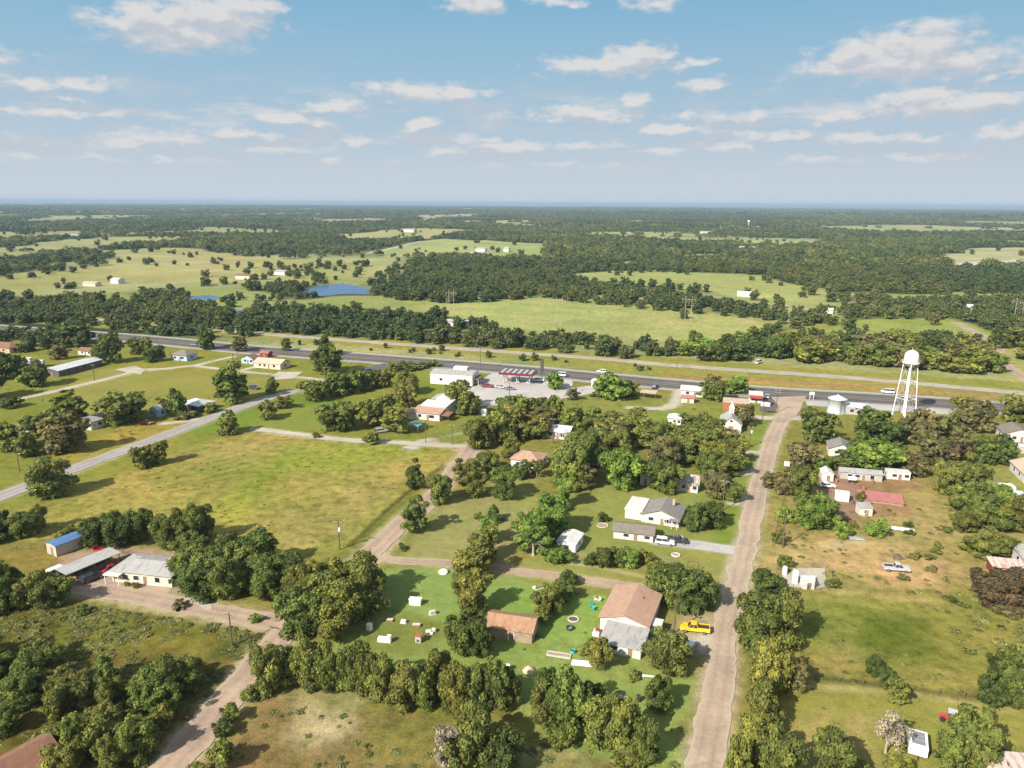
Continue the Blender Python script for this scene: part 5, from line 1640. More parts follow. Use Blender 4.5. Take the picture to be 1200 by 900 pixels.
def ex_two(e):
    volume(e, .8, 5.4, 10.4, 6.4, 4.2, 'shed', .5, WHITE_METAL, WHITE_ROOF, .2, ('rear_wall', 'rear_roof'))
    volume(e, 2.6, 12.0, 7.4, 6.0, 4.9, 'shed', .4, WHITE_METAL, WHITE_ROOF, .2, ('tall_rear_wall', 'tall_rear_roof'))
    volume(e, 7.6, -.4, 3.0, 4.4, 2.3, 'shed', .4, None, R_BROWN, .2, ('porch_wall', 'porch_roof'))
    for py in (-2.4, 1.6): MB().box(8.85, 9.0, py - .07, py + .07, 0, 2.4).build('porch_post', WOODPOLE, e)
    volume(e, -6.6, -.8, 3.2, 5.4, 2.3, 'shed', .5, CREAM, R_ORANGE, .3, ('side_wall', 'side_roof'))
house('step_roof_store', 'store with stepped white roofs above a rust coloured front roof', 503, 490, 11, 5.6, 2.8, 'shed', 1.0, WHITE_SIDING, R_ORANGE, -18, wins=(3, 1, 0), cat='store', extra=ex_two, frame=False)


def build_canopy():
    x, y = G(607, 448)
    e = empty('fuel_canopy', (x, y, 0), R(-14), 'filling station canopy with red fascia and white ribbed top', 'canopy')
    MB().box(-8, 8, -4.6, 4.6, 4.2, 5.1).build('fascia', plain('maroon_fascia', (.16, .018, .03), .4), e)
    MB().box(-7.7, 7.7, -4.3, 4.3, 5.1, 5.16).build('roof', DARKSTEEL, e)
    m = MB()
    for i in range(6): m.box(-7.4 + i * 2.6, -5.9 + i * 2.6, -4.2, 4.2, 5.17, 5.26)
    m.build('roof_panel', plain('canopy_sheet', (.33, .32, .32), .6), e)
    for sx in (-6, 0, 6):
        for sy in (-2.6, 2.6):
            MB().box(sx - .2, sx + .2, sy - .2, sy + .2, 0, 4.2).build('column', GREYWALL, e)
    for i, sx in enumerate((-4.5, 0, 4.5)):
        p = empty('fuel_pump', (x + sx * math.cos(R(-14)), y + sx * math.sin(R(-14)), .0), R(-14), ('left', 'middle', 'right')[i] + ' fuel pump on its island under the red canopy', 'fuel pump', 'pumps under the canopy')
        MB().box(-1.4, 1.4, -.6, .6, .02, .2).build('island', CONCRETE, p)
        MB().box(-.45, .45, -.28, .28, .2, 1.75).build('cabinet', STEELW, p, bevel=.04)
        MB().box(-.3, .3, -.3, -.281, 1.1, 1.5).build('display', GLASS, p)
build_canopy()
house('brick_store', 'red brick store with a flat tan roof behind the church', 862, 479, 10, 7.5, 3.3, 'flat', 0, REDBRICK, R_TAN, -17, .15, (2, 1, 1), cat='store', frame=False)


def ex_awn(e):
    MB().prism([(-4.6, 2.2), (-3.1, 3.0), (-3.1, 3.12), (-4.6, 2.32)], -2.6, 2.6, 'x').build('awning', REDPAINT, e)
house('awning_store', 'white roofed shop with a red awning beside the asphalt yard', 885, 470, 5.4, 6.2, 3.4, 'flat', 0, WHITE_SIDING, WHITE_ROOF, -17, .15, (2, 0, 1), cat='shop', extra=ex_awn, frame=False)
house('small_house', 'white house with a pale roof behind bushes at the highway edge', 813, 463, 10.5, 6, 2.8, 'gable_x', 1.2, WHITE_SIDING, WHITE_ROOF, -17, wins=(3, 1, 1), frame=False)
house('low_shed', 'low shed with a pinkish roof left of the brick store', 806, 471, 5, 3.6, 2.2, 'gable_x', .7, CREAM, R_PINKRED, -17, wins=(0, 0, 0), cat='shed', frame=False)
build_carport('open_pavilion', 'open tan roofed pavilion in the grass by the highway', 760, 466, 6.4, 5.0, 2.6, 0, R_TAN, -17, 2, 'pavilion')
house('kiosk', 'small white kiosk on the strip of grass by the highway', 697, 453, 2.8, 2.8, 2.8, 'hip', 1.0, WHITE_SIDING, WHITE_ROOF, -17, .25, (1, 1, 0), cat='kiosk', frame=False)
house('low_shed', 'grey metal shed touching the round steel tank', 1003, 484, 8.6, 5.6, 2.8, 'shed', .5, GREYWALL, R_METAL, -17, .2, (1, 1, 0), cat='shed', frame=False)
house('gable_cottage', 'white gabled cottage behind the round dark tree near the steel tank', 984, 531, 7.6, 7.6, 2.6, 'gable_y', 1.7, WHITE_SIDING, R_GREY, -18, wins=(2, 1, 1))

# --- the red dirt yard
house('garden_shed', 'white shed with a steep white roof at the red dirt yard', 968, 561, 3.2, 4.2, 2.3, 'gable_y', .9, WHITE_SIDING, WHITE_ROOF, -12, .15, (0, 0, 0), cat='shed')
house('mobile_home', 'long grey roofed mobile home at the back of the red dirt yard', 1007, 560, 11.6, 4.2, 2.2, 'gable_x', .6, GREYWALL, R_PALEGREY, -14, .25, (4, 1, 1), cat='mobile home')
house('mobile_home', 'short white mobile home behind the red metal roof', 1051, 560, 6.4, 3.0, 2.2, 'flat', 0, WHITE_METAL, WHITE_ROOF, -12, .1, (2, 1, 1), cat='mobile home')
house('box_trailer', 'white box trailer left of the red metal roof', 986, 586, 3.6, 2.3, 2.3, 'flat', 0, WHITE_METAL, WHITE_ROOF, -20, .05, (0, 0, 0), None, cat='trailer')
house('garden_shed', 'white cube shaped shed in front of the red metal roof', 1012, 602, 3.3, 3.0, 2.2, 'shed', .3, WHITE_SIDING, R_PALEGREY, -6, .12, (1, 0, 0), cat='shed')
house('low_barn', 'low building with a wide faded red metal roof', 1031, 586, 11.0, 5.4, .7, 'shed', .5, WOODWALL, R_PINKRED, -18, .25, (0, 0, 0), None, cat='shed')

# --- the east edge
house('gable_cottage', 'white gabled house with a brown door at the east edge', 1189, 514, 9.6, 9.0, 2.9, 'gable_y', 1.9, WHITE_SIDING, R_BROWNGREY, -16, wins=(2, 1, 1))
house('gable_house', 'tan roofed house with white gable end below the white gabled house', 1212, 560, 9.6, 12, 2.9, 'gable_y', 1.7, WHITE_SIDING, R_TAN, -16, wins=(1, 2, 1))
house('low_shed', 'blue grey flat roofed shed beside the white gabled house', 1190, 529, 6, 3.4, 2.2, 'flat', 0, GREYWALL, R_METAL, -16, .15, (0, 0, 0), cat='shed')
house('cottage', 'white cottage with a silver roof right of the camper', 1206, 594, 6, 5.6, 2.6, 'shed', .6, WHITE_SIDING, R_METAL, -16, .2, (1, 1, 1))
house('red_shed', 'red sided shed with a streaked pale roof by the purple brown tree', 1178, 671, 6.6, 3.6, 2.0, 'shed', .5, REDWALL, R_STRIPE, -14, .25, (1, 0, 0), cat='shed')
house('cottage', 'dark sided house with a white front beside the red sided shed', 1212, 664, 7, 6.5, 3.0, 'gable_y', 1.2, WHITE_SIDING, R_PALEGREY, -14, .3, (1, 1, 1))
house('tin_shed', 'shed with a red streaked metal roof in the lower right corner', 1192, 918, 8.4, 5.4, 2.2, 'shed', .5, CREAM, R_STRIPE, -8, .25, (1, 0, 0), cat='shed')

# --- far buildings
for (nm, lb, u, v, w, d, h, wm, rm) in (
        ('field_barn', 'white barn beside the dark tree clump at the field edge', 537, 382, 15, 6, 3.2, WHITE_SIDING, R_PALEGREY),
        ('field_barn', 'brown roofed farmhouse left of the white barn across the rails', 459, 378, 9, 7, 3, CREAM, R_BROWN),
        ('field_barn', 'silver barn alone in the bright green field', 872, 347, 12, 7, 3.2, WHITE_METAL, R_METAL),
        ('field_barn', 'white house at the corner of the bright green field', 968, 367, 9, 6, 3, WHITE_SIDING, WHITE_ROOF),
        ('field_barn', 'white walled house on the far left pasture', 138, 332, 10, 8, 4, WHITE_SIDING, R_METAL),
        ('field_barn', 'tan sheds on the pasture left of the white walled house', 108, 335, 16, 7, 3, CREAM, R_TAN),
        ('field_barn', 'brown roofed house at the right end of the left pasture', 288, 327, 18, 10, 4, CREAM, R_BROWN),
        ('field_barn', 'pale farmhouse by the trees above the larger pond', 330, 322, 14, 8, 4, WHITE_SIDING, R_PALEGREY),
        ('field_barn', 'long white barn on the pale sandy yard far behind the pond', 564, 295, 17, 10, 5, WHITE_SIDING, R_PALEGREY),
        ('field_barn', 'white barn at the right end of the far green field', 594, 295, 9, 9, 6, WHITE_SIDING, R_PALEGREY),
        ('field_barn', 'white farm building at the end of the far pale road', 480, 272, 34, 18, 7, WHITE_SIDING, R_PALEGREY),
        ('field_barn', 'white hall in the woods right of the far fields', 875, 294, 26, 14, 6, WHITE_SIDING, R_PALEGREY),
        ('field_barn', 'pale hall in the woods far behind the bright green field', 827, 275, 30, 16, 7, WHITE_SIDING, R_PALEGREY),
        ('field_barn', 'white hall near the horizon above the middle of the town', 746, 262, 40, 26, 9, WHITE_SIDING, R_PALEGREY),
        ('field_barn', 'pale farmhouse on the tan far left field', 90, 279, 22, 14, 6, WHITE_SIDING, R_PALEGREY),
        ('field_barn', 'white shed between trees right of the green field', 1004, 365, 6, 5, 3, WHITE_SIDING, WHITE_ROOF),
        ('field_barn', 'white house among the trees beyond the water tower', 1140, 365, 9, 7, 4, WHITE_SIDING, R_METAL)):
    house(nm, lb, u, v, w, d, h, 'gable_x', h * .35, wm, rm, -19, .4, (0, 0, 0), None, None, 'farm building')


# --- water tower, tank, small tanks
def build_water_tower():
    x, y = G(1059, 487)
    e = empty('water_tower', (x, y, 0), R(22), 'tall white water tower on four slender legs beside the highway', 'water tower')
    zt = 20.8
    MB().lathe([(0, zt - 1.1), (1.1, zt - .95), (2.0, zt - .45), (2.5, zt + .3), (2.55, zt + .5), (2.55, zt + 2.7), (2.45, zt + 3.5), (2.05, zt + 4.35), (1.35, zt + 4.95), (.6, zt + 5.2), (0, zt + 5.25)], n=36).build('tank', STEELW, e)
    MB().lathe([(2.57, zt + .35), (3.0, zt + .35), (3.0, zt + .45), (2.57, zt + .45)], n=36, smooth=False).build('walkway', STEELW, e)
    m = MB()
    for i in range(24):
        t = i / 24 * 6.283
        m.tube((2.95 * math.cos(t), 2.95 * math.sin(t), zt + .45), (2.95 * math.cos(t), 2.95 * math.sin(t), zt + 1.3), .02, n=4)
    m.lathe([(2.93, zt + 1.28), (2.97, zt + 1.28), (2.97, zt + 1.33), (2.93, zt + 1.33), (2.93, zt + 1.28)], n=36)
    m.build('railing', STEELW, e)
    tops, bots = [], []
    for i in range(4):
        a = R(45 + 90 * i)
        t, b = Vector((2.42 * math.cos(a), 2.42 * math.sin(a), zt + .4)), Vector((4.1 * math.cos(a), 4.1 * math.sin(a), 0))
        tops.append(t); bots.append(b)
        MB().tube(b, t, .17, .15, 10).build('leg', STEELW, e)
        MB().box(b.x - .6, b.x + .6, b.y - .6, b.y + .6, 0, .4).build('footing', CONCRETE, e)
    for lv in (.33, .66):
        m = MB()
        P = [bots[i].lerp(tops[i], lv) for i in range(4)]
        for i in range(4): m.tube(P[i], P[(i + 1) % 4], .09, n=6)
        m.build('strut', STEELW, e)
    for k, (l0, l1) in enumerate(((0.02, .33), (.33, .66), (.66, .97))):
        m = MB()
        for i in range(4):
            j = (i + 1) % 4
            m.tube(bots[i].lerp(tops[i], l0), bots[j].lerp(tops[j], l1), .022, n=4); m.tube(bots[j].lerp(tops[j], l0), bots[i].lerp(tops[i], l1), .022, n=4)
        m.build('brace', STEELW, e)
    MB().tube((0, 0, 0), (0, 0, zt - 1.1), .27, n=12).build('riser_pipe', STEELW, e)
    MB().tube((0, 0, zt + 5.2), (0, 0, zt + 6.0), .12, .05, 8).build('vent', STEELW, e)
build_water_tower()
x_, y_ = G(980, 483)
e_ = empty('storage_tank', (x_, y_, 0), 0, 'round pale blue grey steel storage tank by the highway', 'tank')
MB().lathe([(3.5, 0), (3.5, 5.6), (3.6, 5.62), (3.6, 5.75), (.5, 6.9), (0, 6.95)], n=36).build('shell', GALV, e_)
m_ = MB()
for k in range(14): m_.box(-.25, .25, -3.66, -3.62, .4 + k * .38, .44 + k * .38)
m_.box(-.28, -.24, -3.68, -3.62, .2, 5.8); m_.box(.24, .28, -3.68, -3.62, .2, 5.8)
m_.build('ladder', DARKSTEEL, e_)
MB().lathe([(.45, 6.75), (.45, 7.15), (0, 7.25)], n=14).build('hatch', GALV, e_)
x_, y_ = G(877, 266)
e_ = empty('water_tower', (x_, y_, 0), 0, 'tiny white water tower standing near the horizon', 'water tower')
MB().lathe([(0, 17), (4, 18.5), (5, 20.5), (4, 23), (0, 24)], n=20).build('tank', STEELW, e_)
MB().tube((0, 0, 0), (0, 0, 18), 1.2, 1.0, 10).build('column', STEELW, e_)
for (u, v, r_, h_, lb) in ((931.5, 683, .62, 3.1, 'tall white tank inside the wire fence by the tan street'), (919.5, 673, .5, 2.0, 'short white tank at the left end of the wire fence'), (953, 681, .45, 1.3, 'low pale tank right of the white pump house')):
    x_, y_ = G(u, v)
    e_ = empty('pressure_tank', (x_, y_, 0), 0, lb, 'tank')
    MB().lathe([(r_, .15), (r_, h_ - r_ * .6), (r_ * .8, h_ - r_ * .2), (r_ * .4, h_), (0, h_ + .03)], n=20).build('shell', STEELW, e_)
    MB().lathe([(r_ * 1.15, 0), (r_ * 1.15, .15), (0, .15)], n=16).build('plinth', CONCRETE, e_)
    MB().tube((0, 0, h_), (0, 0, h_ + .35), .06, n=6).build('valve', DARKSTEEL, e_)
house('pump_house', 'white pump house inside the wire fence by the tan street', 945.5, 688, 2.5, 1.9, 2.0, 'flat', 0, WHITE_METAL, WHITE_ROOF, -6, .08, (0, 0, 0), 'front', cat='pump house')
# ------------------------------------------------------------------ vehicles
TYRE = plain('tyre_rubber', (.02, .02, .02), .85)
RIM = plain('wheel_rim', (.35, .35, .36), .4, .6)
LAMPM = plain('lamp_lens', (.8, .8, .75), .2)
TAILM = plain('tail_lens', (.4, .02, .02), .3)
BODY = {}


def paint(c):
    if c not in BODY:
        col = {'white': (.74, .74, .72), 'silver': (.42, .43, .45), 'grey': (.22, .23, .25), 'dark': (.03, .035, .045), 'navy': (.03, .05, .11), 'red': (.36, .025, .03), 'maroon': (.20, .03, .03), 'yellow': (.80, .46, .02), 'tan': (.42, .34, .24), 'blue': (.06, .13, .3)}[c]
        BODY[c] = plain('car_paint_' + c, col, .32, 0, .5, .6)
    return BODY[c]


def vehicle(name, label, kind, colour, u, v, head, group=None, cat=None, world=None):
    """head: bearing of the nose in degrees, counter-clockwise from east"""
    x, y = world or G(u, v)
    e = empty(name, (x, y, .05), R(head), label, cat or {'pickup': 'pickup truck', 'van': 'van', 'semi': 'truck'}.get(kind, 'car'), group)
    W = 1.0
    if kind == 'sedan':
        L = 4.6
        prof = [(-2.3, .35), (2.25, .35), (2.3, .62), (2.1, .80), (1.05, .92), (-1.55, .95), (-2.2, .92), (-2.32, .6)]
        cab = [(-1.75, .95), (1.05, .92), (.35, 1.42), (-1.05, 1.45)]
        wx = (-1.4, 1.4)
    elif kind == 'suv':
        L = 4.7
        prof = [(-2.3, .4), (2.3, .4), (2.36, .75), (2.15, .98), (1.1, 1.08), (-2.25, 1.1), (-2.36, .7)]
        cab = [(-2.25, 1.1), (1.1, 1.08), (.45, 1.68), (-1.95, 1.72)]
        wx = (-1.45, 1.45)
    elif kind == 'pickup':
        L = 5.6
        prof = [(-2.8, .5), (2.75, .5), (2.82, .85), (2.6, 1.08), (1.35, 1.16), (-.55, 1.16), (-.55, 1.14), (-2.8, 1.14)]
        cab = [(-.55, 1.15), (1.35, 1.15), (.75, 1.78), (-.35, 1.8)]
        wx = (-1.75, 1.8)
    elif kind == 'van':
        L = 5.4
        prof = [(-2.7, .45), (2.65, .45), (2.75, .9), (2.5, 1.15), (1.9, 1.25), (-2.7, 1.25)]
        cab = [(-2.7, 1.25), (1.9, 1.25), (1.2, 2.05), (-2.6, 2.1)]
        wx = (-1.7, 1.7)
    hw = .9
    m = MB().prism([(a, z) for a, z in prof], -hw, hw)
    body = m.build('body', paint(colour), e, bevel=.06)
    # cabin: glass all round, roof panel and pillars in paint
    (a0, z0), (a1, z1), (a2, z2), (a3, z3) = cab
    n = .12
    vs = [(a0, -hw + .05, z0 - .02), (a1, -hw + .05, z1 - .02), (a1, hw - .05, z1 - .02), (a0, hw - .05, z0 - .02), (a3, -hw + .2, z3), (a2, -hw + .2, z2), (a2, hw - .2, z2), (a3, hw - .2, z3)]
    MB().add(vs, [(0, 3, 2, 1), (4, 5, 6, 7), (0, 1, 5, 4), (1, 2, 6, 5), (2, 3, 7, 6), (3, 0, 4, 7)]).build('windows', GLASS, e)
    MB().prism([(a3 - .02, z3 + .004), (a2 + .03, z2 + .004), (a2 - .05, z2 + .06), (a3 + .06, z3 + .06)], -hw + .17, hw - .17).build('roof', paint(colour), e)
    m = MB()
    for s in (-1, 1):
        m.tube((a0, s * (hw - .06), z0), (a3, s * (hw - .19), z3), .05, n=4); m.tube((a1, s * (hw - .06), z1), (a2, s * (hw - .19), z2), .04, n=4)
        am, bm_ = (a0 + a1) / 2, (a2 + a3) / 2
        m.tube((am, s * (hw - .05), z0), (bm_, s * (hw - .18), z2), .045, n=4)
    m.build('pillars', paint(colour), e)
    if kind == 'pickup':
        MB().box(-2.68, -.68, -hw + .12, hw - .12, 1.142, 1.15).build('cargo_bed', DARKSTEEL, e)
        m = MB().box(-2.8, -.6, -hw, -hw + .1, 1.14, 1.32).box(-2.8, -.6, hw - .1, hw, 1.14, 1.32).box(-2.8, -2.7, -hw + .1, hw - .1, 1.14, 1.32)
        m.build('bed_side', paint(colour), e)
    for a in wx:
        for s in (-1, 1):
            w = MB().tube((a, s * (hw - .16), .34), (a, s * (hw + .03), .34), .34, n=16).build('wheel', TYRE, e)
            MB().tube((a, s * (hw + .03), .34), (a, s * (hw + .045), .34), .2, n=10).build('rim', RIM, w)
    xf = max(p[0] for p in prof); xb = min(p[0] for p in prof)
    for s in (-1, 1):
        MB().box(xf - .06, xf + .015, s * .62 - .16, s * .62 + .16, .68, .82).build('headlight', LAMPM, e)
        MB().box(xb - .015, xb + .05, s * .66 - .12, s * .66 + .12, .72, .88).build('taillight', TAILM, e)
    return e


V = vehicle
V('vintage_truck', 'bright yellow truck parked beside the tan street', 'pickup', 'yellow', 814, 740, 168)
V('parked_car', 'silver grey car parked near the yellow truck', 'suv', 'silver', 808, 762, 66)
V('pickup_truck', 'dark pickup truck on the driveway of the grey roofed house', 'pickup', 'dark', 792, 636, -14)
V('parked_car', 'white car on the driveway beside the dark pickup', 'suv', 'white', 779, 638, -14)
V('pickup_truck', 'dusty silver pickup stopped on the dry track of the east lot', 'pickup', 'silver', 1050, 669, -10)
V('parked_car', 'white car on the red dirt below the steep white shed', 'sedan', 'white', 969, 571, -8)
V('parked_car', 'red car parked beside the light blue cottage', 'sedan', 'red', 172, 497, -15)
V('parked_car', 'navy car in the shade right of the tall green tree', 'suv', 'navy', 298, 456, -20)
V('parked_car', 'black car parked on the dark paved slab by the highway', 'suv', 'dark', 433, 436, 40)
V('moving_car', 'white car driving on the highway above the round green tree', 'suv', 'white', 705, 437, 162)
V('moving_car', 'white car driving on the highway left of the water tower', 'van', 'white', 1040, 461, 162)
V('parked_truck', 'white truck parked on grass across the railway', 'van', 'white', 889, 426, 45)
V('parked_car', 'white car parked right of the filling station canopy', 'suv', 'white', 632, 447, -10)
V('parked_car', 'silver car parked at the right end of the white metal store', 'sedan', 'silver', 586, 455, -30)
V('pickup_truck', 'maroon pickup at the right end of the white metal store', 'pickup', 'maroon', 571, 454, 165)
V('parked_car', 'white car at the edge of the lot by the highway', 'van', 'white', 657, 441, 160)
V('parked_car', 'grey car in the open lot below the filling station', 'sedan', 'grey', 598, 457, 5)
V('parked_car', 'black car right of the open tan pavilion', 'suv', 'dark', 768, 455, 60)
V('parked_car', 'dark car on the asphalt yard beside the street mouth', 'sedan', 'dark', 902, 474, 60)
V('parked_car', 'silver car behind the dark car on the asphalt yard', 'sedan', 'silver', 899, 466, 70)
V('parked_van', 'white truck parked left of the open vehicle shed', 'van', 'white', 67, 675, 62)
V('parked_car', 'red car half under the open vehicle shed', 'sedan', 'red', 116, 660, 60)
V('parked_car', 'dark car inside the open vehicle shed', 'suv', 'dark', 108, 680, 60)
V('parked_car', 'red car at the right end of the open vehicle shed', 'sedan', 'red', 131, 668, 62)
V('parked_car', 'white car in the brown grove right of the water tower', 'sedan', 'white', 1130, 526, 20)
V('parked_car', 'pale car behind the tree by the stepped roof store', 'suv', 'silver', 447, 507, 30)
V('moving_car', 'grey car driving on the highway at the left', 'sedan', 'grey', 228, 405, 160)
V('parked_car', 'tan car on the wide lawn by the far left house', 'suv', 'tan', 205, 421, 100)


def build_camper():
    x, y = G(1174, 578)
    e = empty('camper', (x, y, 0), R(-8), 'white camper trailer at the east edge beside green trees', 'camper')
    MB().prism([(-2.9, .5), (2.6, .5), (3.0, 1.1), (3.0, 2.2), (2.6, 2.75), (-2.7, 2.75), (-2.95, 2.3)], -1.15, 1.15).build('body', STEELW, e, bevel=.06)
    for a in (-1.7, .2, 1.7): MB().box(a - .45, a + .45, -1.19, -1.16, 1.45, 2.1).build('window', GLASS, e)
    MB().box(-.95, -.4, -1.19, -1.16, .6, 2.3).build('door', GREYWALL, e)
    for s in (-1, 1):
        MB().tube((-.1, s * .95, .34), (-.1, s * 1.17, .34), .34, n=14).build('wheel', TYRE, e)
    MB().tube((2.9, 0, .5), (4.0, 0, .5), .06, n=6).build('drawbar', DARKSTEEL, e)
build_camper()


def build_utility_trailer():
    x, y = G(1074, 878)
    e = empty('panel_trailer', (x, y, 0), R(-26), 'white trailer with grey roof panels in the south-east paddock', 'trailer')
    MB().box(-1.3, 1.3, -2.1, 2.1, .45, 1.75).build('body', STEELW, e, bevel=.04)
    MB().box(-1.32, 1.32, -2.12, 2.12, 1.76, 1.84).build('roof', STEELW, e)
    for k in range(3): MB().box(-.85, .95, -1.3 + k * 1.05, -.35 + k * 1.05, 1.85, 1.9).build('panel', plain('grey_panel', (.2, .2, .22), .4), e)
    for s in (-1, 1): MB().tube((s * 1.15, 0, .36), (s * 1.38, 0, .36), .36, n=14).build('wheel', TYRE, e)
    MB().tube((0, -2.1, .5), (0, -3.1, .5), .06, n=6).build('drawbar', DARKSTEEL, e)
build_utility_trailer()


def build_mower():
    x, y = G(1111, 845)
    e = empty('lawn_tractor', (x, y, 0), R(150), 'small red tractor beside a bush in the south-east paddock', 'tractor')
    MB().prism([(-.3, .5), (1.2, .5), (1.25, .95), (.9, 1.05), (-.3, 1.0)], -.38, .38).build('hood', paint('red'), e, bevel=.05)
    MB().box(-1.0, -.25, -.5, .5, .45, .75).build('chassis', paint('red'), e)
    MB().box(-.95, -.5, -.3, .3, .75, 1.25).build('seat', DARKSTEEL, e)
    MB().tube((-.25, 0, 1.0), (-.45, 0, 1.35), .04, n=5).build('steering_column', DARKSTEEL, e)
    for a, r in ((-.7, .55), (.85, .36)):
        for s in (-1, 1): MB().tube((a, s * .45, r), (a, s * .75, r), r, n=16).build('wheel', TYRE, e)
    MB().box(-1.1, .2, -.75, .75, 1.9, 1.96).build('canopy', paint('silver'), e)
    for a in (-1.0, .1):
        for s in (-.68, .68): MB().tube((a, s, .7), (a, s, 1.9), .03, n=5).build('canopy_post', DARKSTEEL, e)
build_mower()


# ------------------------------------------------------------------ poles and signs
def pole(label, u, v, h, arms=1, lamp=False, yaw=-20, transformer=False, group='wooden utility poles'):
    x, y = G(u, v)
    e = empty('utility_pole', (x, y, 0), R(yaw), label, 'utility pole', group)
    MB().tube((0, 0, 0), (0, 0, h), .17, .11, 9).build('pole', WOODPOLE, e)
    for k in range(arms):
        z = h - .35 - k * .9
        a = MB().box(-1.15, 1.15, -.17, -.05, z, z + .13).build('crossarm', WOODPOLE, e)
        for px in (-1.0, -.5, .5, 1.0): MB().lathe([(.05, 0), (.07, .1), (.04, .2), (0, .22)], (px, -.11, z + .13), 8).build('insulator', CONCWHITE, a)
    if transformer: MB().lathe([(.28, 0), (.28, .9), (.1, 1.0), (0, 1.02)], (.38, -.2, h - 2.4), 12).build('transformer', GALV, e)
    if lamp:
        MB().tube((0, 0, h - .8), (1.3, -.2, h - .3), .04, n=6).build('lamp_arm', GALV, e)
        MB().lathe([(0, -.25), (.22, -.15), (.16, .05), (0, .1)], (1.4, -.21, h - .32), 10).build('lamp', CONCWHITE, e)


for a in (('utility pole in the weeds beside the dirt lane junction', 272, 757, 6.8, 1, False), ('utility pole at the lower right corner of the meadow', 398, 644, 7.2, 1, False, -20, True),
          ('utility pole with lamp on the left lawn above the paved road', 23, 552, 6.2, 0, True), ('utility pole behind the church by the asphalt yard', 893, 497, 9.0, 1, False),
          ('utility pole right of the street mouth', 909, 484, 9.5, 2, False), ('utility pole in the green strip left of the tan street', 878, 524, 7.5, 1, False, -20, True),
          ('utility pole in front of the broad brown tree left of the tan street', 847, 598, 8.5, 1, False), ('utility pole on the dry verge right of the tan street', 917, 642, 8.5, 1, False),
          ('utility pole leaning over the yard of the red dirt', 932, 556, 8.0, 1, False), ('utility pole below the stepped roof store', 499, 519, 7.5, 1, False), ('utility pole at the end of the gravel lane', 530, 521, 7.0, 1, False),
          ('utility pole right of the white metal store', 597, 466, 8.0, 1, False), ('utility pole among the woods left of the grey roofed cottage', 648, 520, 9.0, 1, False),
          ('utility pole in the lawn left of the long metal roof', 111, 446, 7.5, 1, False), ('utility pole behind the tall green tree by the cottage', 275, 447, 13, 2, False), ('utility pole right beside the tall green tree by the cottage', 281, 445, 13, 2, False),
          ('utility pole in front of the highway above the hedge', 563, 432, 11.5, 3, False), ('utility pole at the highway verge below the railway clump', 793, 433, 9, 1, False), ('utility pole beside the trees across the rails', 816, 424, 9, 1, False),
          ('utility pole on the verge right of the steel tank', 1046, 483, 8.5, 1, False), ('utility pole on the verge behind the water tower', 1054, 484, 7.5, 1, False),
          ('utility pole on the back lawn of the red roofed house', 790, 742, 7.0, 0, False)):
    pole(*a)


def hframe(label, u, v, h, yaw):
    x, y = G(u, v)
    e = empty('transmission_pole', (x, y, 0), R(yaw), label, 'transmission pole', 'transmission poles in the far pasture')
    for s in (-2.2, 2.2): MB().tube((s, 0, 0), (s, 0, h), .2, .13, 8).build('pole', PALEBARK, e)
    MB().box(-5, 5, -.08, .08, h - 2.45, h - 2.28).build('crossarm', PALEBARK, e)
    m = MB().tube((-2.2, 0, h - 8), (2.2, 0, h - 3), .05, n=5).tube((2.2, 0, h - 8), (-2.2, 0, h - 3), .05, n=5)
    m.build('brace', PALEBARK, e)
    for s in (-4.6, 0, 4.6): MB().tube((s, 0, h - 4.0), (s, 0, h - 2.6), .1, n=6).build('insulator', CONCRETE, e)
hframe('pale twin pole frame in the pasture above the street mouth', 806, 377, 18, -30)
hframe('dark twin pole frame in the middle of the tan pasture', 655, 378, 18, -30)
hframe('pale twin pole frame in the left pasture above the highway', 46, 346, 17, 60)
hframe('pale twin pole frame beside the dirt road beyond the railway', 1192, 378, 17, -30)
hframe('pale twin pole frame beside the white barn in the pasture', 529, 364, 16, -30)


def sign(name, label, u, v, h, w, hh, mat, yaw=-15, post=DARKSTEEL, posts=1, face=(.5, .48, .45)):
    x, y = G(u, v)
    e = empty(name, (x, y, 0), R(yaw), label, 'sign')
    for k in range(posts):
        px = 0 if posts == 1 else (-w * .35 if k == 0 else w * .35)
        MB().tube((px, 0, 0), (px, 0, h - hh), .13, n=8).build('post', post, e)
    MB().box(-w / 2, w / 2, -.16, .16, h - hh, h).build('panel', mat, e, bevel=.03)
    MB().box(-w / 2 + .1, w / 2 - .1, -.19, -.165, h - hh + .1, h - .1).build('face', plain('sign_face_%d' % int(face[0] * 100), face, .5), e)
sign('pylon_sign', 'tall dark pylon sign right of the filling station canopy', 635, 445, 9.5, 1.5, 6.0, DARKSTEEL, face=(.07, .06, .065))
sign('roadside_sign', 'white sign on a post above the asphalt yard corner', 896, 486, 5.0, 3.4, 1.6, STEELW)
sign('roadside_sign', 'white road sign at the right side of the street mouth', 951, 468, 3.2, 2.0, 1.2, STEELW, -15, GALV, 2)


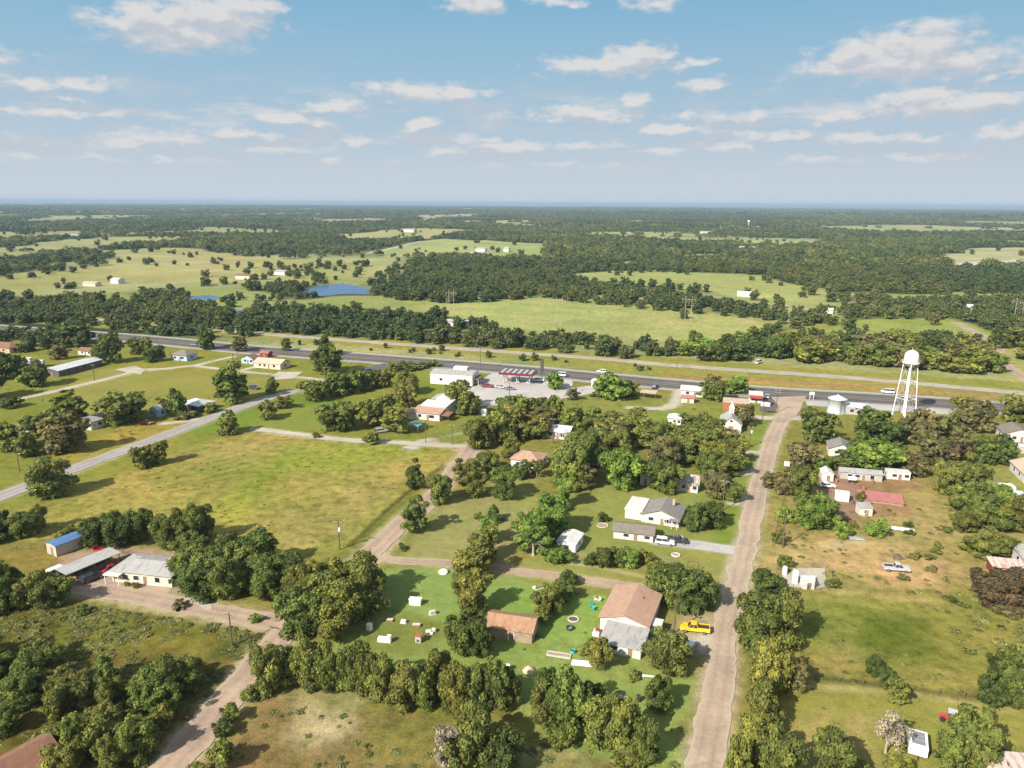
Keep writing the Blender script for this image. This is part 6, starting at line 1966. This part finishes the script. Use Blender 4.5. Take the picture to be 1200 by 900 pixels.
# ------------------------------------------------------------------ fences
def fence(label, pts, h=1.25, step=3.0, mat=WOODPOLE, wires=3, name='wire_fence', mesh=None):
    P = resample(GP(pts), step)
    o = P[0]
    e = empty(name, (o.x, o.y, 0), 0, label, 'fence')
    for p in P[:90]:
        q = p - o
        MB().tube((q.x, q.y, 0), (q.x, q.y, h), .07, n=5).build('post', mat, e)
    m = MB()
    for a, b in zip(P[:-1], P[1:]):
        for k in range(wires):
            z = h * (.35 + .6 * k / max(1, wires - 1))
            m.tube((a.x - o.x, a.y - o.y, z), (b.x - o.x, b.y - o.y, z), .015, n=3, cap=False)
    m.build('wire', DARKSTEEL, e)
fence('wire fence with dark posts across the south-east field', [(955, 797), (1040, 806), (1130, 818), (1210, 828)])
fence('chain fence round the white tanks by the tan street', [(914, 690), (914, 664), (968, 666), (970, 690), (914, 691)], 1.5, 2.6, plain('dull_zinc', (.16, .165, .17), .6), 4)
fence('wire fence along the meadow beside the dirt road', [(412, 642), (440, 616), (480, 580), (518, 548)])
fence('wire fence on the dry verge right of the tan street', [(905, 640), (915, 600), (925, 560)])
fence('wire fence behind the blue roofed shed', [(20, 645), (100, 642), (160, 652), (225, 660)])
fence('wire fence along the railway verge', [(820, 440), (950, 450), (1080, 463), (1200, 474)], 1.2, 5.0)
fence('wire fence across the lawn of the stepped roof store', [(500, 512), (520, 512), (545, 499), (578, 478)])


# ------------------------------------------------------------------ small things in the yards
def small(name, label, cat, u, v, parts, yaw=-15, group=None, base=0.0):
    x, y = G(u, v)
    e = empty(name, (x, y, base), R(yaw), label, cat, group)
    for (pn, mb, mat, bev) in parts: mb.build(pn, mat, e, bevel=bev)
    return e


def slab(w, d, h, z0=.0, cx=0, cy=0): return MB().box(cx - w / 2, cx + w / 2, cy - d / 2, cy + d / 2, z0, z0 + h)
ST = 'weathered stone and concrete pieces in the green lot'
small('stone_chest', 'large white stone chest with a flat lid on the green lot', 'stone chest', 487, 708, [('box', slab(2.4, 1.2, 1.15), CONCWHITE, .03), ('lid', slab(2.6, 1.35, .16, 1.16), CONCWHITE, .03)], -8, ST)
small('stone_slab', 'long grey slab lying flat at the edge of tree shade', 'stone slab', 450, 711, [('slab', slab(2.6, 1.0, .35), CONCRETE, .04), ('headstone', slab(.35, 1.0, .8, .36, 1.1), CONCRETE, .04)], 18, ST)
small('headstone', 'upright white stone at the left side of the green lot', 'headstone', 433, 738, [('stone', slab(1.0, .8, 1.35), CONCWHITE, .06), ('base', slab(1.25, 1.05, .2), CONCRETE, .02)], -20, ST)
small('headstone', 'small white stone in the middle of the green lot', 'headstone', 473, 730, [('stone', slab(1.0, .6, .7), CONCWHITE, .08), ('base', slab(1.3, .85, .15), CONCRETE, .02)], -12, ST)
small('stone_chest', 'cream double stone with one taller block at its end', 'stone chest', 452, 752, [('box', slab(1.7, .9, .9, 0, -.6), CONCWHITE, .05), ('block', slab(.8, .9, 1.35, 0, .68), CONCWHITE, .05)], -8, ST)
small('capped_pillar', 'short grey pillar with a rusty red cap', 'pillar', 491, 752, [('pillar', slab(1.1, 1.0, 1.3), CONCRETE, .05), ('cap', slab(1.4, 1.3, .22, 1.31), RUST, .03), ('opening', MB().box(-.3, .3, -.53, -.505, .2, .8), DARKWALL, 0)], -15, ST)
small('rubble_heap', 'heap of pale rubble in front of the olive hedge', 'rubble', 505, 741, [('stone', slab(1.2, .9, .6, 0, -.4), CONCRETE, .2), ('stone', slab(.9, .8, .8, 0, .6, .1), CONCRETE, .2), ('stone', slab(.6, .6, .4, 0, .1, -.7), CONCWHITE, .15)], 10, ST)
small('headstone', 'tilted grey stone right of the large white chest', 'headstone', 507, 720, [('stone', slab(1.3, .7, .9), CONCRETE, .12), ('base', slab(1.5, .9, .15), CONCRETE, .02)], 25, ST)
small('boulder', 'flat white boulder near the back lane', 'boulder', 520, 671, [('rock', MB().lathe([(1.15, 0), (1.2, .35), (.8, .62), (.3, .72), (0, .73)], n=9), CONCWHITE, .0)], 15, ST)
small('brick_stub', 'low brown brick stub beside the upright white stone', 'brick stub', 431, 727, [('brickwork', slab(.8, .7, .8), REDBRICK, .05), ('top', slab(.9, .8, .08, .81), CONCRETE, .01)], 0, ST)
small('brick_stub', 'flat brown brick footing left of the small white stone', 'brick stub', 457, 728, [('brickwork', slab(1.2, .7, .4), REDBRICK, .05), ('top', slab(1.25, .75, .06, .41), CONCRETE, .01)], 0, ST)
small('brick_stub', 'wide brown brick footing behind the capped pillar', 'brick stub', 488, 734, [('brickwork', slab(1.5, .8, .45), REDBRICK, .05), ('top', slab(1.55, .85, .06, .46), CONCRETE, .01)], 0, ST)
PLW = plain('white_plastic', (.75, .75, .73), .4); PLT = plain('teal_plastic', (.03, .36, .36), .4); TARP = plain('blue_tarp', (.10, .35, .48), .6)


def chair(label, u, v, yaw, mat):
    ps = [('seat', slab(.55, .55, .06, .42), mat, .01), ('backrest', MB().box(-.27, .27, .22, .28, .48, 1.0), mat, .01)]
    for sx in (-.23, .23):
        for sy in (-.23, .23): ps.append(('leg', slab(.06, .06, .42, 0, sx, sy), mat, 0))
    small('garden_chair', label, 'chair', u, v, ps, yaw, 'chairs on the back lawn')


chair('teal chair on the bright lawn beside the red roofed house', 693, 711, 20, PLT)
chair('teal chair in front of another teal chair on the lawn', 695, 715, -30, PLT)
chair('white chair near the wall of the red roofed house', 698, 704, 60, PLW)
chair('white chair farthest right beside the orange brown roof', 702, 705, -60, PLW)
small('water_drum', 'upright white drum behind the wooden barn', 'drum', 628, 709, [('barrel', MB().lathe([(.42, 0), (.47, .5), (.42, 1.35), (.2, 1.42), (0, 1.42)], n=16), PLW, 0), ('lid', MB().lathe([(.44, 1.36), (.44, 1.46), (0, 1.48)], n=16), RUST, 0)], 0)
small('scrap_heap', 'pale scrap heap at the end of the tree behind the barn', 'scrap', 632, 690, [('board', slab(2.2, .5, .12, .0), CONCRETE, .01), ('board', slab(1.8, .4, .12, .13, .1, .2), WOODPOLE, .01), ('block', slab(.6, .6, .5, 0, -.9, .6), CONCWHITE, .04)], 30)
small('playhouse', 'little brown hut under the dark tree by the back lane', 'hut', 664, 698, [('wall', slab(1.6, 1.4, 1.5), WOODWALL, 0), ('roof', MB().prism([(-1.0, 1.5), (1.0, 1.5), (0, 2.2)], -.9, .9), R_BROWN, 0), ('door', MB().box(-.3, .3, -.74, -.71, .02, 1.2), DARKWALL, 0)], -20)
small('fire_pit', 'dark round fire pit on the bright back lawn', 'fire pit', 668, 737, [('ring', MB().lathe([(.45, 0), (.75, 0), (.75, .45), (.5, .45), (.45, .1), (0, .1)], n=16), DARKSTEEL, 0), ('ash', MB().lathe([(.42, .12), (0, .2)], n=12), CONCRETE, 0)], 0)
small('flower_bed', 'round flower bed with stones on the bright back lawn', 'flower bed', 672, 726, [('edging', MB().lathe([(.9, 0), (1.2, 0), (1.2, .22), (.9, .22), (.9, 0)], n=14), CONCRETE, 0), ('soil', MB().lathe([(.9, .12), (0, .2)], n=14), DARKWALL, 0)], 0)
small('flower_bed', 'long planting bed edged with pale stones beside the barn yard', 'flower bed', 655, 768, [('edging', MB().box(-2.2, 2.2, -.7, -.5, 0, .25).box(-2.2, 2.2, .5, .7, 0, .25).box(-2.2, -2.0, -.5, .5, 0, .25).box(2.0, 2.2, -.5, .5, 0, .25), CONCRETE, 0), ('soil', MB().box(-2.0, 2.0, -.5, .5, 0, .15), WOODWALL, 0)], -14)
small('water_tub', 'teal water tub beside the long planting bed', 'tub', 671, 765, [('tub', MB().lathe([(.4, 0), (.5, .55), (.45, .55), (.4, .2), (0, .2)], n=16), PLT, 0), ('water', MB().lathe([(.43, .42), (0, .421)], n=16), GLASS, 0)], 0)
small('boat_hull', 'upturned white boat beside the grey lean-to', 'boat', 682, 779, [('hull', MB().prism([(-1.9, .05), (1.6, .05), (2.1, .25), (1.5, .55), (-1.7, .55)], -.6, .6), PLW, .08), ('keel', MB().box(-1.6, 1.4, -.04, .04, .55, .66), CONCRETE, 0)], -8)
small('tarp_pile', 'red tarp over goods at the corner of the red roofed house', 'tarp', 699, 744, [('pile', slab(1.3, 1.6, .9), PLW, .12), ('tarp', slab(.9, 1.0, .2, .91, .15, .2), REDPAINT, .06)], -20)
small('sand_heap', 'pale sand heap on the lawn below the barn', 'sand heap', 620, 786, [('heap', MB().lathe([(1.2, 0), (.9, .4), (.4, .8), (0, .95)], n=12), weathered('sand', (.42, .36, .26), .1, .95, 1), 0), ('shovel', MB().tube((.5, -.3, .3), (1.1, -.6, 1.4), .03, n=5), WOODPOLE, 0)], 0)
small('bird_bath', 'white bird bath casting a shadow on the lawn below the barn', 'bird bath', 594, 786, [('pedestal', MB().lathe([(.35, 0), (.15, .2), (.12, .8), (.3, .9)], n=14), CONCWHITE, 0), ('bowl', MB().lathe([(.3, .9), (.6, 1.05), (.62, 1.12), (.5, 1.06), (0, 1.0)], n=16), CONCWHITE, 0)], 0)
small('bench', 'long white bench right of the grey lean-to', 'bench', 760, 795, [('seat', slab(2.2, .5, .08, .42), PLW, .01), ('leg', slab(.1, .45, .42, 0, -.9), PLW, 0), ('leg', slab(.1, .45, .42, 0, .9), PLW, 0)], -10)
small('rock_heap', 'heap of pale rocks in the grass right of the low hedgerow', 'rocks', 727, 819, [('stone', slab(1.0, .7, .45, 0, -.8), CONCWHITE, .15), ('stone', slab(.8, .8, .5, 0, .2, .2), CONCRETE, .18), ('stone', slab(.7, .6, .35, 0, .9, -.2), CONCWHITE, .12)], 20)
small('rubbish_bin', 'black wheeled bin beside the small round tree', 'bin', 748, 822, [('bin', slab(.6, .65, 1.0, .08), DARKSTEEL, .05), ('lid', slab(.66, .72, .07, 1.09), DARKSTEEL, .02), ('wheel', MB().tube((-.3, .3, .1), (.3, .3, .1), .1, n=8), TYRE, 0)], -10)
small('swing_frame', 'dark swing frame on the lawn below the concrete driveway', 'swing', 812, 668, [('leg', MB().tube((-1.2, -.8, 0), (-1.2, 0, 2.0), .05, n=6), DARKSTEEL, 0), ('leg', MB().tube((-1.2, .8, 0), (-1.2, 0, 2.0), .05, n=6), DARKSTEEL, 0), ('leg', MB().tube((1.2, -.8, 0), (1.2, 0, 2.0), .05, n=6), DARKSTEEL, 0), ('leg', MB().tube((1.2, .8, 0), (1.2, 0, 2.0), .05, n=6), DARKSTEEL, 0), ('bar', MB().tube((-1.2, 0, 2.0), (1.2, 0, 2.0), .05, n=6), DARKSTEEL, 0), ('seat', slab(.6, .25, .06, .5), WOODPOLE, 0)], -20)
small('round_planter', 'round stone planter on the lawn by the concrete driveway', 'planter', 792, 651, [('edging', MB().lathe([(.75, 0), (1.1, 0), (1.1, .35), (.75, .35), (.75, .05)], n=16), CONCRETE, 0), ('soil', MB().lathe([(.75, .22), (0, .28)], n=14), WOODWALL, 0)], 0)
small('stone_ring', 'pale stone ring round the small shrub on the wide lawn', 'stone ring', 706, 616, [('edging', MB().lathe([(1.3, 0), (1.5, 0), (1.5, .18), (1.3, .18), (1.3, 0)], n=20), CONCRETE, 0), ('soil', MB().lathe([(1.3, .08), (0, .1)], n=16), WOODWALL, 0)], 0)
small('tarp_canopy', 'teal canopy in front of the stepped roof store', 'canopy', 486, 505, [('sheet', MB().prism([(-2.2, 2.3), (0, 2.8), (2.2, 2.3), (2.2, 2.36), (0, 2.86), (-2.2, 2.36)], -1.8, 1.8), TARP, 0), ('post', slab(.1, .1, 2.35, 0, -2.1, -1.7), TRIM, 0), ('post', slab(.1, .1, 2.35, 0, 2.1, -1.7), TRIM, 0), ('post', slab(.1, .1, 2.35, 0, -2.1, 1.7), TRIM, 0), ('post', slab(.1, .1, 2.35, 0, 2.1, 1.7), TRIM, 0)], -18)
small('water_tank', 'small white tank on the lawn right of the stepped roof store', 'tank', 567, 486, [('shell', MB().lathe([(1.3, 0), (1.3, 1.9), (.9, 2.3), (0, 2.4)], n=20), STEELW, 0), ('hatch', MB().lathe([(.3, 2.35), (.3, 2.55), (0, 2.6)], n=12), DARKSTEEL, 0)], 0)
small('propane_tank', 'round white gas tank under the tree by the gravel lane', 'gas tank', 313, 491, [('tank', MB().lathe([(0, .4), (.7, .6), (.95, 1.1), (.7, 1.7), (0, 1.95)], n=18), STEELW, 0), ('stand', MB().lathe([(.6, 0), (.5, .55), (0, .55)], n=12), CONCRETE, 0)], 0)
small('pallet_stack', 'stack of grey pallets in front of the open vehicle shed', 'pallets', 88, 683, [('pallet', slab(1.3, 1.1, .16, 0), WOODWALL, 0), ('pallet', slab(1.25, 1.1, .16, .18, .05), WOODWALL, 0), ('pallet', slab(1.3, 1.05, .16, .36, -.04), WOODWALL, 0)], -25)
small('scrap_heap', 'pile of pale boards in front of the open vehicle shed', 'scrap', 80, 680, [('board', slab(2.4, .3, .1, 0), CONCRETE, 0), ('board', slab(2.0, .35, .1, .11, .1, .1), WOODWALL, 0), ('drum', MB().lathe([(.35, 0), (.35, .9), (0, .92)], (1.5, .4, 0), 12), RUST, 0)], 10)
small('flatbed_trailer', 'red flatbed behind the open vehicle shed', 'flatbed trailer', 119, 647, [('bed', slab(3.2, 1.6, .25, .5), paint('red'), .03), ('headboard', slab(.12, 1.6, .8, .76, -1.5), paint('red'), .01), ('wheel', MB().tube((.2, -.85, .34), (.2, .85, .34), .34, n=14), TYRE, 0)], -10)
small('brush_pile', 'dark brush pile behind the dusty silver pickup', 'brush pile', 1052, 654, [('pile', MB().lathe([(1.1, 0), (1.0, .4), (.6, .8), (0, .9)], n=10), BARK, 0), ('log', MB().tube((-1.3, -.6, .15), (1.1, -.8, .2), .14, n=7), WOODPOLE, 0)], 0)
small('pipe_stack', 'pale pipe stack in the dry grass of the east lot', 'pipes', 1058, 622, [('pipe', MB().tube((-2.6, 0, .2), (2.6, 0, .2), .2, n=10), CONCWHITE, 0), ('pipe', MB().tube((-2.6, .42, .2), (2.6, .42, .2), .2, n=10), CONCWHITE, 0), ('pipe', MB().tube((-2.5, .21, .56), (2.5, .21, .56), .2, n=10), CONCWHITE, 0)], -22)
small('fuel_drum', 'yellow fuel drum at the foot of the pole left of the tan street', 'drum', 844, 595, [('barrel', MB().lathe([(.38, 0), (.4, .5), (.38, 1.0), (0, 1.02)], n=14), paint('yellow'), 0), ('stand', slab(.9, .7, .12), WOODPOLE, 0)], 0)
small('rubbish_bin', 'white bin by the verge right of the tan street', 'bin', 922, 546, [('bin', slab(1.6, 1.1, 1.1, .1), PLW, .05), ('lid', slab(1.7, 1.2, .1, 1.21), PLW, .02)], -20)
for i, (u, v, lb) in enumerate(((1012, 574, 'orange drum right of the grey roofed mobile home'), (1022, 566, 'rust red drum in front of the grey roofed mobile home'), (980, 565, 'orange drum between the white car and the mobile home'))):
    small('oil_drum', lb, 'drum', u, v, [('barrel', MB().lathe([(.42, 0), (.42, 1.1), (.1, 1.12), (0, 1.12)], n=14), RUST, 0), ('rim', MB().lathe([(.43, .5), (.46, .53), (.43, .56)], n=14), RUST, 0)], 0, 'drums in the red dirt yard')
small('white_tank', 'white tank on legs in the back of the red dirt yard', 'tank', 998, 566, [('tank', MB().tube((-1.1, 0, 1.4), (1.1, 0, 1.4), .6, n=16), STEELW, 0), ('leg', slab(.12, 1.0, .9, 0, -.8), DARKSTEEL, 0), ('leg', slab(.12, 1.0, .9, 0, .8), DARKSTEEL, 0)], -15)
small('loose_sheets', 'grey tin sheets stacked beside the round bush', 'tin sheets', 1004, 632, [('sheet', slab(3.6, 1.4, .08, .2), R_METAL, 0), ('sheet', slab(3.4, 1.3, .08, .3, .1, .1), R_PALEGREY, 0), ('block', slab(3.0, .8, .18, 0), CONCRETE, 0)], -14)
print('OBJECTS', len(bpy.data.objects))
